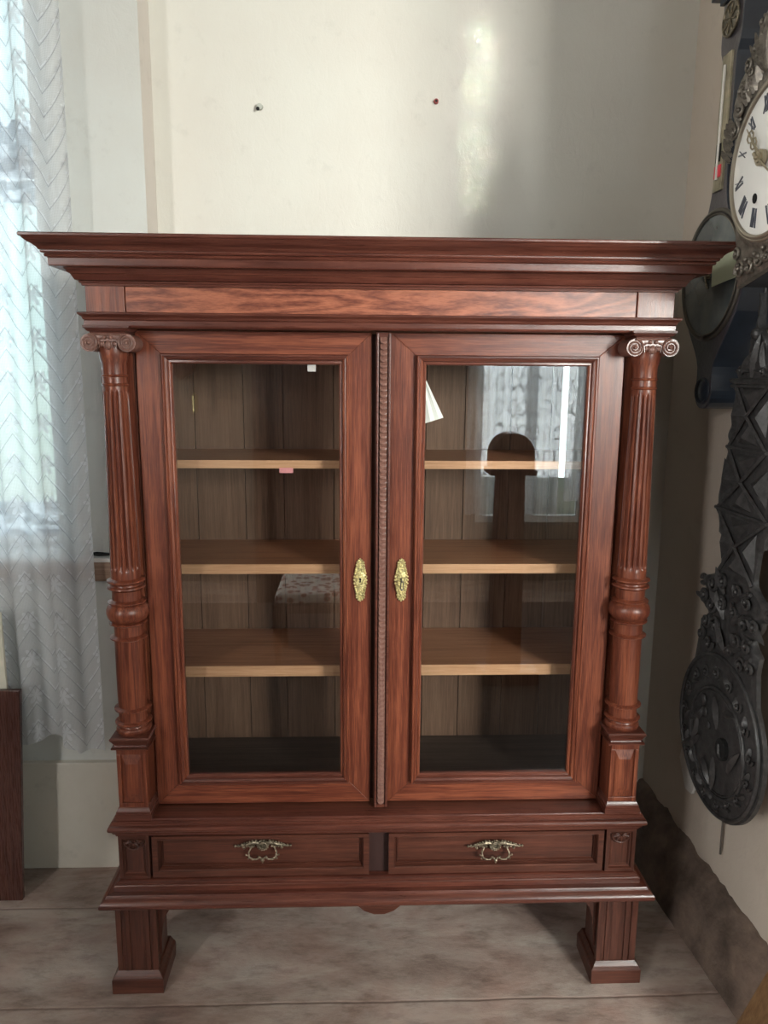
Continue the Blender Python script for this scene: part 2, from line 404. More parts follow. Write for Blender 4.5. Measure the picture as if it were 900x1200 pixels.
# windows
M_WFRAME = plain('white_window_paint', (.78,.80,.80), .4, 0, .1, 40, .05)
def window(name, plane, a0, a1, z0, z1, at, mull=1, rail=None, skew=None):
    def bx(b, u0, u1, d0, d1, zz0, zz1):
        if plane == 'y': b.box(u0, u1, at+d0, at+d1, zz0, zz1)
        else:
            x = at
            b.box(x+d0, x+d1, u0, u1, zz0, zz1)
    r = bpy.data.objects.new(name, None); C.objects.link(r); r['kind'] = 'structure'
    b = B(); t = .05
    bx(b, a0, a0+t, -.03, .03, z0, z1); bx(b, a1-t, a1, -.03, .03, z0, z1)
    bx(b, a0+t, a1-t, -.03, .03, z0, z0+t); bx(b, a0+t, a1-t, -.03, .03, z1-t, z1)
    for k in range(1, mull+1):
        c = a0+(a1-a0)*k/(mull+1); bx(b, c-.035, c+.035, -.035, .035, z0+t, z1-t)
    if rail: bx(b, a0+t, a1-t, -.028, .028, rail, rail+.05)
    b.build('window_frame', M_WFRAME, r, bevel=.004)
    g = B(); bx(g, a0+t*.8, a1-t*.8, -.003, .003, z0+t*.8, z1-t*.8)
    g.build('window_pane', WGLASS, r)
    return r
window('window_1', 'y', AX0, AX1, AZ0, AZ1, .66, 1, 2.02)
window('window_2', 'x', CY0, CY1, CZ0, CZ1, WL-.12, 1, 1.95)
window('window_3', 'y', BX0, BX1, BZ0, BZ1, YR-.12, 1, 1.95)
window('window_4', 'y', DX0, DX1, BZ0, BZ1, YR-.12, 1, 1.95)
# sill board of the window by the cabinet
SILLM = wood('sill_wood', (.10,.06,.04), (.24,.15,.10), (.36,.25,.18), 'x', .55, 0, seed=9.)
SILLT = plain('sill_top_paint', (.62,.60,.57), .45, 0, .1, 30, .08)
b = B(); b.box(-1.95, -.60, .436, .47, .905, .965, 0); b.box(-1.95, -.60, .432, .60, .960, .972, 1)
struct(b.build('trim_2', [SILLM, SILLT], bevel=.002))

# ================================================================ LACE CURTAINS
def curtain(name, mat, path, z0, z1, parent=None, nz=60, hem=None, flare=0):
    """path: list of (x,y) points along the cloth, uv in metres"""
    V = []; UV = []; F = []
    L = [0]
    for a, b_ in zip(path, path[1:]): L.append(L[-1]+math.hypot(b_[0]-a[0], b_[1]-a[1]))
    n = len(path)
    for j in range(nz+1):
        t = j/nz
        for i, (x, y) in enumerate(path):
            zb = z0+(hem(i/(n-1)) if hem else 0)
            z = zb+(z1-zb)*t
            wob = noise.noise(Vector((L[i]*3, z*1.2, 5)))*.012
            V.append((x+wob*.3, y+wob, z)); UV.append((L[i], z))
    for j in range(nz):
        for i in range(n-1): F.append((j*n+i, j*n+i+1, (j+1)*n+i+1, (j+1)*n+i))
    return obj(name, V, F, mat, parent, smooth=True, uvs=UV)
def folds(x0, x1, y, amp, per, n=220, along='x', seed=0):
    P = []
    for i in range(n+1):
        t = i/n; x = x0+(x1-x0)*t
        ph = (x-x0)/per*2*PI+1.3*noise.noise(Vector((x*4, seed, 0)))
        d = amp*(.75+.5*noise.noise(Vector((x*5, seed, 3))))*math.sin(ph)
        d2 = amp*.35*math.cos(ph*2+1)
        P.append((x+d2*.6, y+d) if along == 'x' else (y+d, x+d2*.6))
    return P
t = thing('lace_curtain', 'long pale lace curtain with zigzag and leaf pattern hanging before the window at left', 'curtain', (-1.3,.39,.4))
curtain('drape', M_LACE, folds(-1.75, -.783, .388, .028, .115, 320), .425, 2.80, t, hem=lambda s: .045*(math.sin(s*23+1)*.5+.5)*(1 if s < .93 else .2)-.012)
B().tube([(-1.95,.40,2.81),(-.70,.40,2.81)], .011, 12).build('curtain_rail', plain('rail_paint', (.6,.58,.52), .4), t, True)
for nm, z0, z1, lab in (('net_valance', 1.945, 2.16, 'short grey net valance high across the left window panes'),
                   ('net_valance', 1.005, 1.105, 'short grey net strip low across the left window panes, behind the long lace')):
    o = curtain(nm, M_EYE, folds(-1.80, -.91, .60, .006, .07, 120), z0, z1, None, 10); tag(o, lab, 'curtain', 'net strips on the window panes')
t2 = thing('scroll_lace_curtain', 'white lace curtain with scroll pattern at the far window, mirrored in the right door glass', 'curtain', (1.2,-3.48,.5))
curtain('drape', M_LACE2, folds(.70, 1.37, -3.47, .030, .10, 200, 'x', 2), .52, 2.80, t2)
curtain('drape', M_LACE2, folds(1.40, 1.76, -3.45, .030, .11, 140, 'x', 6), .62, 2.80, t2)
B().tube([(.62,-3.46,2.81),(1.82,-3.46,2.81)], .011, 12).build('curtain_rail', plain('rail_paint_side', (.6,.58,.52), .4), t2, True)

# ================================================================ THE CABINET
cab = thing('display_cabinet', 'large red-brown carved display cabinet with two glazed doors and two drawers', 'cabinet', (0,0,0))
A = .62; YB = .42
# --- carcass
B().box(-.618, -.596, .066, YB-.02, .40, 1.66).build('side_panel', W_V, cab, bevel=.001)
B().box(.596, .618, .066, YB-.02, .40, 1.66).build('side_panel', W_V, cab, bevel=.001)
b = B(); xs = [-.598, -.49, -.36, -.255, -.12, .0, .13, .235, .36, .47, .598]
for a_, c_ in zip(xs, xs[1:]): b.box(a_+.0012, c_-.0012, .400, .414, .40, 1.66)
b.box(-.598, .598, .4142, .418, .40, 1.66)
b.build('back_panel', W_BACK, cab)
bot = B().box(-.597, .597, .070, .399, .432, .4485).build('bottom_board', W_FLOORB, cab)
B().box(-.597, .597, .075, .399, 1.585, 1.60).build('top_board', W_BACK, cab)
for z1, z0 in ((1.283, 1.264), (1.033, 1.010), (.777, .750)):
    s_ = B(); s_.box(-.595, .595, .124, .398, z0, z1, 0); s_.box(-.595, .595, .120, .1239, z0, z1, 1)
    s_.build('shelf', [W_SHELF, W_PALE], cab)
# front posts of the carcass behind the columns
for s in (-1, 1):
    x0, x1 = sorted((s*.618, s*.541))
    b = B(); b.box(x0, x1, .062, .085, .449, 1.579)
    e = s*.5435; b.tube([(e, .060, .46), (e, .060, 1.57)], .0022, 8)
    b.build('corner_post', W_V, cab, bevel=.0015)
# --- cornice
CP = [(0,1.657),(.005,1.6575),(.006,1.662),(.009,1.663),(.010,1.6665),(.015,1.668),(.018,1.673),(.0215,1.6795),(.0235,1.680),(.028,1.686),(.031,1.6895),(.051,1.690),
      (.052,1.692),(.052,1.705),(.0535,1.7065),(.056,1.707),(.0575,1.710),(.0565,1.7125),(.061,1.7135),(.0625,1.716),(.0625,1.7185),(.065,1.719),(.067,1.723),(.072,1.7275),(.079,1.731),(.085,1.736),(.088,1.7395),(.0905,1.740),(.092,1.742),(.092,1.7455),(.090,1.7475),(.0,1.7475)]
b = B().mould(CP, A, YB+.03, 0, 1)
b.box(-A-.05, A+.05, .0, YB+.03, 1.715, 1.7468, 0)
b.build('cornice', [W_M, W_Y], cab, True, 25)
# --- frieze
B().box(-.5385, .5385, .003, .03, 1.600, 1.659).build('frieze_board', W_F, cab)
b = B().box(-.60, .60, .031, YB, 1.601, 1.656).build('frieze_core', W_H, cab)
for s in (-1, 1):
    x0, x1 = sorted((s*.62, s*.5405)); B().box(x0, x1, -.0015, YB, 1.598, 1.6585).build('frieze_block', W_V, cab, bevel=.001)
AP = [(0,1.573),(.003,1.5745),(.005,1.578),(.005,1.5875),(.004,1.5885),(.0065,1.590),(.008,1.5945),(.0125,1.5985),(.0145,1.600),(.015,1.603),(.013,1.6045),(0,1.6045)]
B().mould(AP, A, YB, 0, 1).build('architrave_moulding', [W_M, W_Y], cab, True, 25)
B().box(-.60, .60, .0, .40, 1.574, 1.5990).build('architrave_core', W_H, cab)
# --- waist moulding, base case, base moulding
WP = [(0,.4035),(.004,.4045),(.006,.410),(.010,.4135),(.0115,.418),(.015,.420),(.0185,.4235),(.0195,.4285),(.018,.4335),(.0145,.436),(.0125,.4365),(.0125,.440),(.0105,.4415),(.0105,.4455),(.007,.4475),(.006,.4505),(0,.451)]
B().mould(WP, A, YB, 0, 1).build('waist_moulding', [W_M, W_Y], cab, True, 25)
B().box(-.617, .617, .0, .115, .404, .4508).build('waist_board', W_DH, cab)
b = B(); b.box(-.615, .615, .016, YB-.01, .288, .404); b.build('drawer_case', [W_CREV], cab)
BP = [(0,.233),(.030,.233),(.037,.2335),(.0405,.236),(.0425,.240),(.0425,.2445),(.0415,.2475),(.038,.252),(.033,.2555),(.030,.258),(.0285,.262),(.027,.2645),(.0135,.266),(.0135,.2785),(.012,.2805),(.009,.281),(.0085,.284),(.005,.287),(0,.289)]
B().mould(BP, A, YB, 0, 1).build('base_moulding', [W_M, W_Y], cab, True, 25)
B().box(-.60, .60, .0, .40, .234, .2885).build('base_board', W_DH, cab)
# ends of the drawer case + corner blocks with sunk panel and half rosette
for s in (-1, 1):
    b = B(); x0, x1 = sorted((s*.6215, s*.5495)); cx = (x0+x1)/2
    b.frame([(0,.008),(.003,.004),(.006,.0035),(.008,-.001),(.0165,-.001),(.0165,.02),(0,.02)], x0+.0165, x1-.0165, .3065, .3865, 0, 1)
    b.box(x0+.008, x1-.008, .0075, .02, .30, .395, 0)
    sx0, sx1 = sorted((s*.6215, s*.6135)); b.box(sx0, sx1, .0205, YB, .289, .404, 0)
    # rosette: half disc with five petals
    R = .0225; zc = .3885
    for k in range(12):
        a0, a1 = PI+PI*k/12, PI+PI*(k+1)/12
    arc = [(cx+R*math.cos(PI+PI*k/20), zc+R*math.sin(PI+PI*k/20)) for k in range(21)]
    b.prism(arc, 'y', .003, .012, 0)
    b.tube([(p[0], .0015, p[1]) for p in arc], .0022, 8)
    for k in range(5):
        a = PI+PI*(k+.5)/5
        b.ball((cx+.010*math.cos(a), .0015, zc+.010*math.sin(a)), .0065, 8, 6, 0, (1, .5, 1))
        b.tube([(cx+.004*math.cos(a), -.001, zc+.004*math.sin(a)), (cx+.019*math.cos(a), -.0005, zc+.019*math.sin(a))], [.0012,.002], 6)
    b.build('corner_block', [W_DV, W_DH], cab, bevel=0)
# --- drawers
def drawer(x0, x1, z0=.2935, z1=.4005):
    b = B(); e = .0125; zb = .016; ze = .0095; g = .0105
    ix0, ix1, iz0, iz1 = x0+e+g, x1-e-g, z0+zb+g, z1-ze-g
    b.frame([(0,.0135),(.002,.0085),(.0045,.010),(.0075,.004),(.0082,-.0005),(g,-.003),(g,.0152),(0,.0152)], ix0, ix1, iz0, iz1, 0, 1)
    for q in ((x0,x1,z0,z0+zb),(x0,x1,z1-ze,z1)): b.box(q[0], q[1], -.003, .0155, q[2], q[3], 1)
    for q in ((x0,x0+e),(x1-e,x1)): b.box(q[0], q[1], -.003, .0155, z0+zb, z1-ze, 1)
    b.box(x0+e, x1-e, .0130, .0155, z0+zb, z1-ze, 1)
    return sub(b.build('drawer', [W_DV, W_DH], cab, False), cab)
def pull(cx, cz, dr, fy=.007):
    b = B(); y = fy-.003
    r = .0017
    for s in (-1, 1):
        # scrolling foliate arm
        arm = [(cx+s*.010, y, cz+.010),(cx+s*.020, y-.003, cz+.0145),(cx+s*.030, y-.002, cz+.010),(cx+s*.040, y-.001, cz+.0075),(cx+s*.050, y, cz+.005),(cx+s*.058, y, cz+.002),(cx+s*.064, y, cz+.0035)]
        b.tube(arm, [.004,.0045,.004,.0035,.0028,.002,.0014], 8)
        b.ball((cx+s*.066, y, cz+.0035), .0033); b.ball((cx+s*.059, y-.001, cz+.0065), .002)
        for k, (dx, dz, rr) in enumerate(((.016,.018,.003),(.024,.017,.0032),(.031,.0145,.003),(.038,.0135,.0026),(.044,.011,.0024),(.050,.0095,.002),(.022,.004,.003),(.030,.002,.0028),(.045,.0,.0036),(.038,.003,.0022))):
            b.ball((cx+s*dx, y-.002, cz+dz), rr, 8, 5)
        b.tube([(cx+s*(.030+.006*math.cos(a)), y-.003, cz+.008+.005*math.sin(a)) for a in [i*.55 for i in range(11)]], .0012, 6)
        b.tube([(cx+s*(.047+.0045*math.cos(a)), y-.002, cz+.006+.004*math.sin(a)) for a in [i*.55 for i in range(11)]], .0011, 6)
        b.tube([(cx+s*.022,y,cz+.004),(cx+s*.030,y,cz-.006),(cx+s*.034,y-.001,cz-.012)], .0013, 6)
    # centre boss with petals
    for k in range(14):
        a = 2*PI*k/14; b.ball((cx+.0125*math.cos(a), y-.002, cz+.006+.0125*math.sin(a)), .0026, 8, 5)
    ring = [(cx+.0085*math.cos(2*PI*k/20), y-.004, cz+.006+.0085*math.sin(2*PI*k/20)) for k in range(20)]
    b.tube(ring, .0018, 8, closed=True)
    b.prism([(cx+.009*math.cos(2*PI*k/20), cz+.006+.009*math.sin(2*PI*k/20)) for k in range(20)], 'y', y-.001, y+.002)
    b.build('drawer_pull_plate', BRASS_OLD, dr, True, 60)
    h = B(); yb = y-.012
    for s in (-1, 1):
        h.tube([(cx+s*.027,y-.003,cz+.002),(cx+s*.033,y-.008,cz-.008),(cx+s*.032,yb,cz-.018),(cx+s*.024,yb,cz-.024),(cx+s*.014,yb,cz-.024),(cx+s*.006,yb,cz-.019),(cx,yb,cz-.026)], [.0016,.002,.0024,.0026,.002,.0022,.0026], 8)
        h.tube([(cx+s*.030,yb,cz-.016),(cx+s*.038,yb-.001,cz-.012)], .0014, 6); h.ball((cx+s*.039,yb-.001,cz-.0115), .0024, 8, 5)
        h.ball((cx+s*.034,yb,cz-.022), .0022, 8, 5); h.ball((cx+s*.009,yb-.001,cz-.018), .003, 8, 5)
    h.ball((cx, yb-.001, cz-.0255), .0048, 8, 6); h.ball((cx, yb, cz-.032), .0023, 8, 5)
    h.build('bail_handle', BRASS_OLD, dr, True, 60)
dl = drawer(-.5425, -.0270); pull(-.281, .3655, dl)
dr_ = drawer(.0205, .5425); pull(.279, .3560, dr_)
# --- legs
def leg(s, y0, y1):
    b = B(); x0, x1 = sorted((s*.634, s*.536))
    b.box(x0+.004, x1-.004, y0+.004, y1, .04, .234)
    yf = y0
    for q in (x0, x0+.020, x1-.031, x1-.016): b.box(q, q+.013 if q < x1-.02 else x1, yf, yf+.012, .05, .2325)
    b.box(x0+.011, x1-.012, yf+.003, yf+.012, .05, .232)
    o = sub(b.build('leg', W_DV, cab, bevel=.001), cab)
    k = B(); k.mould([(0,.0),(.012,.0),(.0125,.036),(.011,.040),(.007,.044),(.003,.050),(0,.054)], .049, y1+.012, 0, None, y0, (x0+x1)/2)
    k.box(x0, x1, y0, y1+.01, .001, .052)
    k.build('foot', W_DH, o, bevel=0)
    return o
for s in (-1, 1):
    leg(s, -.017, .085); leg(s, .30, .40)
    # curved bracket beside the leg
    x = s*.537; pts = [(x, .2335), (s*.490, .2335), (s*.493, .222), (s*.506, .209), (s*.518, .19), (s*.526, .165), (s*.530, .13), (s*.532, .085), (x, .083)]
    B().prism(pts, 'y', .0, .022).build('leg_bracket', W_DV, cab)
pts = [(-.095,.2335),(.095,.2335),(.080,.205),(.058,.182),(.036,.163),(.012,.154),(-.012,.154),(-.036,.163),(-.058,.182),(-.080,.205)]
B().prism(pts, 'y', .035, .055).build('apron_drop', W_DH, cab)
# --- columns
CX = .5775; CY = .028
def column(s):
    cx = s*CX
    prof = [(.031,.656),(.0345,.657),(.0375,.660),(.0395,.664),(.0395,.669),(.037,.673),(.034,.675),(.0330,.678),(.038,.681),(.0412,.6835),(.0412,.686),(.038,.6885),(.033,.690),
            (.0325,.694),(.0325,.712),(.036,.7135),(.0412,.716),(.0412,.719),(.036,.7215),(.0325,.723),(.0330,.80),(.0325,.884),(.036,.8855),(.0418,.888),(.0418,.8905),(.036,.893),(.0325,.895),
            (.0325,.918),(.036,.920),(.0418,.9225),(.0418,.925),(.035,.927),(.037,.9285),(.041,.932),(.045,.939),(.047,.947),(.0465,.955),(.043,.963),(.038,.968),(.0365,.969),(.0418,.971),(.0418,.9735),(.036,.976),
            (.0325,.978),(.0325,.9995),(.036,1.002),(.0418,1.0055),(.0405,1.009),(.0345,1.011),(.0335,1.014),(.035,1.016),(.0418,1.0205),(.0418,1.0235),(.036,1.026),(.0325,1.028)]
    fl = [(.0325,1.029),(.0325,1.04)]
    for k in range(1, 30): z = 1.04+(1.445-1.04)*k/30; fl.append((.0325-.0065*k/30, z))
    fl += [(.026,1.445),(.026,1.4525),(.0275,1.4535),(.0285,1.4555),(.0275,1.4575),(.0255,1.459),(.0255,1.472),(.0275,1.473),(.0285,1.475),(.0275,1.477),(.0255,1.478),(.0258,1.50),(.029,1.512),(.031,1.526),(.031,1.54)]
    NF = 16
    def mod(r, z, a):
        if 1.045 < z < 1.444:
            g = math.cos(NF*a+PI*.0); d = max(0, (g-.05)/.95)
            e = min(1, (z-1.045)/.012, (1.444-z)/.012)
            return r-.0055*math.sqrt(d)*e if d > 0 else r
        return r
    # profile needs extra rows at the flute ends
    pr = prof + [p for p in fl]
    ex = []
    for a_, c_ in zip(pr, pr[1:]):
        ex.append(a_)
        if 1.035 < a_[1] < 1.06 or 1.425 < a_[1] < 1.446:
            for q in (.25,.5,.75): ex.append((a_[0]+(c_[0]-a_[0])*q, a_[1]+(c_[1]-a_[1])*q))
    ex.append(pr[-1])
    b = B().lathe(ex, cx, CY, 112, 0, mod)
    o = sub(b.build('column', W_V, cab, True, 24), cab)
    # capital
    c = B()
    zc = 1.5425; R = .0185
    for t_ in (-1, 1):
        vx = cx+t_*.0385
        c.prism([(vx+R*math.cos(2*PI*k/32), zc+R*math.sin(2*PI*k/32)) for k in range(32)], 'y', CY-.036, CY+.034)
        sp = []
        for i in range(56):
            a = i*.27; r = R-.0012-(R-.003)*i/60
            sp.append((vx-t_*r*math.cos(a-PI/2+.0)*1.0, CY-.0375, zc+r*math.sin(a+PI/2)))
        c.tube(sp, [.0024-.0010*i/56 for i in range(56)], 8)
        c.ball((vx, CY-.037, zc), .0045)
    c.box(cx-.040, cx+.040, CY-.034, CY+.032, 1.5455, 1.5605)
    c.tube([(cx-.040, CY-.035, 1.5595), (cx+.040, CY-.035, 1.5595)], .0022, 8)
    for dx, rr, zz in ((0,.0085,1.538),(-.0135,.005,1.540),(.0135,.005,1.540)):
        c.ball((cx+dx, CY-.032, zz), rr, 12, 8, 0, (.9,.8,1.15))
    for dx in (-.019,-.0085,.0085,.019): c.tube([(cx+dx, CY-.034, 1.547), (cx+dx*.9, CY-.035, 1.532)], [.0018,.0008], 6)
    for dx in (-.006,.006): c.ball((cx+dx, CY-.037, 1.5535), .0042)
    for dx in (-.014,.014): c.tube([(cx+dx*.3,CY-.036,1.551),(cx+dx,CY-.037,1.552),(cx+dx*1.5,CY-.036,1.547)], .0018, 6)
    c.build('capital', W_C, o, True, 40)
    # abacus moulding over the capital
    ab = B().mould([(0,1.5605),(.002,1.561),(.003,1.565),(.007,1.5665),(.010,1.570),(.0105,1.5715),(.013,1.5725),(.0135,1.5775),(0,1.5785)], .034, .061, 0, None, -.0035, cx)
    ab.box(cx-.032, cx+.032, -.003, .061, 1.5605, 1.578)
    ab.build('abacus', W_M, o, True, 25)
    # pedestal
    p = B(); h = .0335; yf = -.0055; yb = .0615
    p.box(cx-h, cx+h, yf+.001, yb, .452, .628)
    # bevelled (diamond) panel on the front
    px0, px1, pz0, pz1 = cx-.024, cx+.024, .492, .614
    for q in ((cx-h, px0),(px1, cx+h)): p.box(q[0], q[1], yf-.003, yf+.002, pz0, pz1)
    p.box(cx-h, cx+h, yf-.003, yf+.002, .478, pz0); p.box(cx-h, cx+h, yf-.003, yf+.002, pz1, .628)
    v = [(px0,yf+.001,pz0),(px1,yf+.001,pz0),(px1,yf+.001,pz1),(px0,yf+.001,pz1),(px0+.011,yf-.0045,pz0+.024),(px1-.011,yf-.0045,pz0+.024),(px1-.011,yf-.0045,pz1-.024),(px0+.011,yf-.0045,pz1-.024)]
    p.add(v, [(0,1,5,4),(1,2,6,5),(2,3,7,6),(3,0,4,7),(4,5,6,7)], 0)
    p.build('pedestal', W_V, o, bevel=.0008)
    q = B()
    q.mould([(0,.4515),(.008,.4515),(.0085,.4655),(.006,.467),(.0065,.472),(.004,.475),(.002,.481),(0,.483)], h, yb, 0, None, yf-.002, cx)
    q.build('pedestal_base', W_M, o, True, 25)
    q = B()
    q.mould([(0,.627),(.004,.6275),(.009,.629),(.0095,.6325),(.003,.6335),(.002,.637),(.004,.640),(.007,.646),(.0105,.6515),(.0115,.655),(.009,.658),(0,.660)], h, yb, 0, None, yf-.001, cx)
    q.box(cx-h, cx+h, yf, yb, .628, .6575)
    q.build('pedestal_cap', W_M, o, True, 25)
column(-1); column(1)
# --- doors
def door(x0, x1, gx0, gx1, gz0, gz1, z0=.4535, z1=1.5715):
    yf, yb = .050, .0615
    b = B(); ix0, ix1, iz0, iz1 = gx0-.012, gx1+.012, gz0-.012, gz1+.012
    # four mitred members
    O = [(x0,z0),(x1,z0),(x1,z1),(x0,z1)]; I = [(ix0,iz0),(ix1,iz0),(ix1,iz1),(ix0,iz1)]
    for k in range(4):
        l = (k+1) % 4
        quad = [O[k], O[l], I[l], I[k]]
        b.prism(quad, 'y', yf, yb, 1 if k in (0,2) else 0)
    d = sub(b.build('door', [W_V, W_H], cab, bevel=.0012), cab)
    g = B(); g.frame([(0,.0610),(0,.0500),(.003,.0465),(.007,.0475),(.0085,.0415),(.013,.0385),(.0155,.0395),(.0165,.0365),(.0195,.0365),(.0215,.0385),(.0215,.0505),(.012,.0610)], gx0, gx1, gz0, gz1, 0, 1)
    g.build('glazing_moulding', [W_V, W_M], d, True, 25)
    B().box(gx0-.008, gx1+.008, .0545, .0575, gz0-.008, gz1+.008).build('glass_pane', GLASS, d)
    return d
DL = door(-.5375, -.0240, -.4605, -.0965, .5300, 1.5020)
B().box(-.0235, .0, .0618, .066, .456, 1.569).build('door_stop', W_DV, cab)
DR = door(.0175, .5375, .0960, .4570, .5265, 1.5025)
# carved scale strip on the right door
b = B(); b.box(-.0150, .0175, .032, .0615, .4490, 1.5715)
for q in (-.0150, .0110): b.tube([(q+.0032,.0290,.452),(q+.0032,.0290,1.569)], .0030, 8)
b.box(-.0085, .0110, .0295, .0325, 1.5615, 1.5705); b.box(-.0085, .0110, .0295, .0325, .4500, .4590)
pitch = .01275; z = 1.559
while z > .463:
    n = 14; r = .0082; cx = .00125
    fr = [(cx+r*math.cos(PI+PI*k/n), z-.0045+r*.95*math.sin(PI+PI*k/n)) for k in range(n+1)]
    top_ = [(cx-r, z+.004), (cx+r, z+.004)]
    v = []; k0 = []
    for (x, zz) in fr:
        dep = .0255 if True else 0
        v.append((x, .0205+.0025*((x-cx)/r)**2, zz))
    v += [(cx+r, .0315, z+.003), (cx-r, .0315, z+.003)]
    bk = [(p[0], .0325, p[2]) for p in v]
    N_ = len(v); b.add(v+bk, [tuple(range(N_))]+[(i,(i+1)%N_,N_+(i+1)%N_,N_+i) for i in range(N_)], 1)
    z -= pitch
b.build('carved_strip', [W_M, W_C], DR)
# escutcheons
def escutcheon(cx, cz, d, key=False):
    b = B(); yb = .0500
    prof = [(-.050,.0015),(-.0465,.0045),(-.042,.0085),(-.036,.0095),(-.030,.009),(-.025,.0105),(-.021,.011),(-.016,.0125),(-.008,.0145),(0,.0150),(.008,.0145),(.016,.0125),(.021,.011),(.025,.0105),(.030,.009),(.036,.0085),(.042,.0075),(.0465,.004),(.050,.0015)]
    n = len(prof); v = []
    for dz, w_ in prof: v += [(cx-w_,yb,cz+dz),(cx-w_*.85,yb-.0025,cz+dz),(cx,yb-.0035,cz+dz),(cx+w_*.85,yb-.0025,cz+dz),(cx+w_,yb,cz+dz)]
    fcs = [(i*5+k,i*5+k+1,(i+1)*5+k+1,(i+1)*5+k) for i in range(n-1) for k in range(4)]
    b.add(v, fcs)
    for dz, w_ in prof[1:-1:1]:
        for s in (-1, 1): b.ball((cx+s*w_*.96, yb-.0035, cz+dz), .0029, 7, 5)
    for s in (-1, 1):
        for rr, zc, k_ in ((.0062, .034, 12), (.0045, .024, 10), (.0035, .043, 8)):
            b.tube([(cx+rr*math.cos(2*PI*k/k_), yb-.004, cz+s*zc+rr*math.sin(2*PI*k/k_)) for k in range(k_)], .0011, 6, closed=True)
        b.ball((cx, yb-.004, cz+s*.034), .0025); b.ball((cx, yb-.002, cz+s*.050), .0022)
    ring = [(cx+.0085*math.cos(2*PI*k/24), yb-.0045, cz+.0085*math.sin(2*PI*k/24)) for k in range(24)]
    b.tube(ring, .0017, 8, closed=True)
    ring = [(cx+.0115*math.cos(2*PI*k/24), yb-.004, cz+.0115*math.sin(2*PI*k/24)) for k in range(24)]
    b.tube(ring, .0010, 8, closed=True)
    b.build('escutcheon', BRASS, d, True, 50)
    k = B()
    k.prism([(cx+.0026*math.cos(2*PI*i/16), cz+.0022+.0026*math.sin(2*PI*i/16)) for i in range(16)], 'y', yb-.0043, yb-.003)
    k.prism([(cx-.0012,cz+.001),(cx+.0012,cz+.001),(cx+.0017,cz-.0055),(cx-.0017,cz-.0055)], 'y', yb-.0043, yb-.003)
    k.build('keyhole', BLACK, d)
    if key:
        q = B(); q.tube([(cx,yb,cz+.002),(cx+.001,yb-.022,cz+.002)], .002, 8)
        q.tube([(cx+.001+.0035*math.sin(2*PI*i/20), yb-.025-.002*math.cos(2*PI*i/20), cz-.008+.0105*math.cos(2*PI*i/20)) for i in range(20)], .0014, 6, closed=True)
        q.build('key', STEEL, d, True, 60)
escutcheon(-.0490, 1.014, DL); escutcheon(.0460, 1.014, DR, True)
# small price tags left inside
TAG_P = plain('pink_paper', (.72,.30,.32), .7); TAG_W = plain('grey_paper', (.62,.60,.60), .7)
B().box(-.238, -.206, .118, .1195, 1.2535, 1.2655).build('paper_tag', TAG_P, cab)
B().box(-.166, -.148, .0595, .061, 1.487, 1.503).build('paper_tag', TAG_W, cab)

# folded white card showing behind the right glass
b = B(); n = 7
P0 = [(.080, 1.470), (.092, 1.468), (.138, 1.385), (.088, 1.372)]
v = []; fc = []
for i in range(n+1):
    t_ = i/n; xa = .070+(.098-.070)*t_; xb = .070+(.1385-.070)*t_; y = .066+(.003 if i % 2 else 0)
    za = 1.488-.018*t_; zb = 1.365+.022*t_
    v += [(xa, y, za), (xb, y, zb), (xa, y+.0012, za), (xb, y+.0012, zb)]
for i in range(n):
    a_ = i*4; fc += [(a_,a_+1,a_+5,a_+4),(a_+2,a_+6,a_+7,a_+3),(a_,a_+4,a_+6,a_+2),(a_+1,a_+3,a_+7,a_+5)]
fc += [(0,2,3,1),(n*4,n*4+1,n*4+3,n*4+2)]
b.add(v, fc)
tag(b.build('folded_card', plain('white_card', (.82,.86,.84), .6)), 'small pleated white paper card tucked behind the top corner of the right door glass', 'paper card')

# ================================================================ WALL PLUGS

o = B().tube([(-.321,.585,2.196),(-.321,.566,2.193)], [.009,.0075], 14).tube([(-.3255,.5665,2.187),(-.3255,.5645,2.187)], .0048, 10, 1).build('wall_plug', [plain('grey_plug', (.42,.43,.38), .6), BLACK], None, True)
tag(o, 'grey wall plug in the wall above the left door of the cabinet', 'wall plug', 'wall plugs above the cabinet')
o = B().tube([(.158,.585,2.218),(.158,.570,2.217)], [.0075,.006], 14).tube([(.158,.5705,2.217),(.158,.5695,2.217)], .0035, 10, 1).build('wall_plug', [plain('red_plug', (.30,.035,.03), .5), BLACK], None, True)
tag(o, 'small dark red wall plug in the wall above the right door', 'wall plug', 'wall plugs above the cabinet')

# ================================================================ BANJO BAROMETER on right wall
EB = plain('ebonised_wood', (.075,.066,.074), .30, 0, .25, 90, .3, coat=.5)
EBS = plain('blue_black_case', (.022,.030,.044), .32, 0, .1, 90, .25, coat=.4)
bar = thing('wall_barometer', 'black banjo-shaped wall barometer with round dial and thermometer tube on the right wall', 'barometer', (.89,.225,1.405))
BYc = .225; XF = .80
hwt = [(1.405,.012),(1.409,.024),(1.418,.035),(1.432,.0415),(1.448,.043),(1.465,.0415),(1.485,.040),(1.505,.0415),(1.525,.050),(1.545,.064),(1.57,.085),(1.60,.110),(1.63,.133),(1.66,.149),(1.695,.159),(1.726,.162),(1.76,.157),(1.79,.142),(1.815,.115),(1.835,.085),(1.855,.062),(1.88,.047),(1.91,.038),(1.95,.034),(2.20,.034),(2.212,.037),(2.228,.046),(2.245,.050),(2.335,.050)]
zs = [1.405,1.407,1.41,1.414,1.42]+[1.43+.0095*k for k in range(96)]
zs = sorted(set(round(z,4) for z in zs if z < 2.335)|{2.335})
poly = [(BYc+interp(hwt,z), z) for z in zs]+[(BYc-interp(hwt,z), z) for z in reversed(zs)]
b = B(); b.prism(poly, 'x', XF, wxr(BYc)-.002)
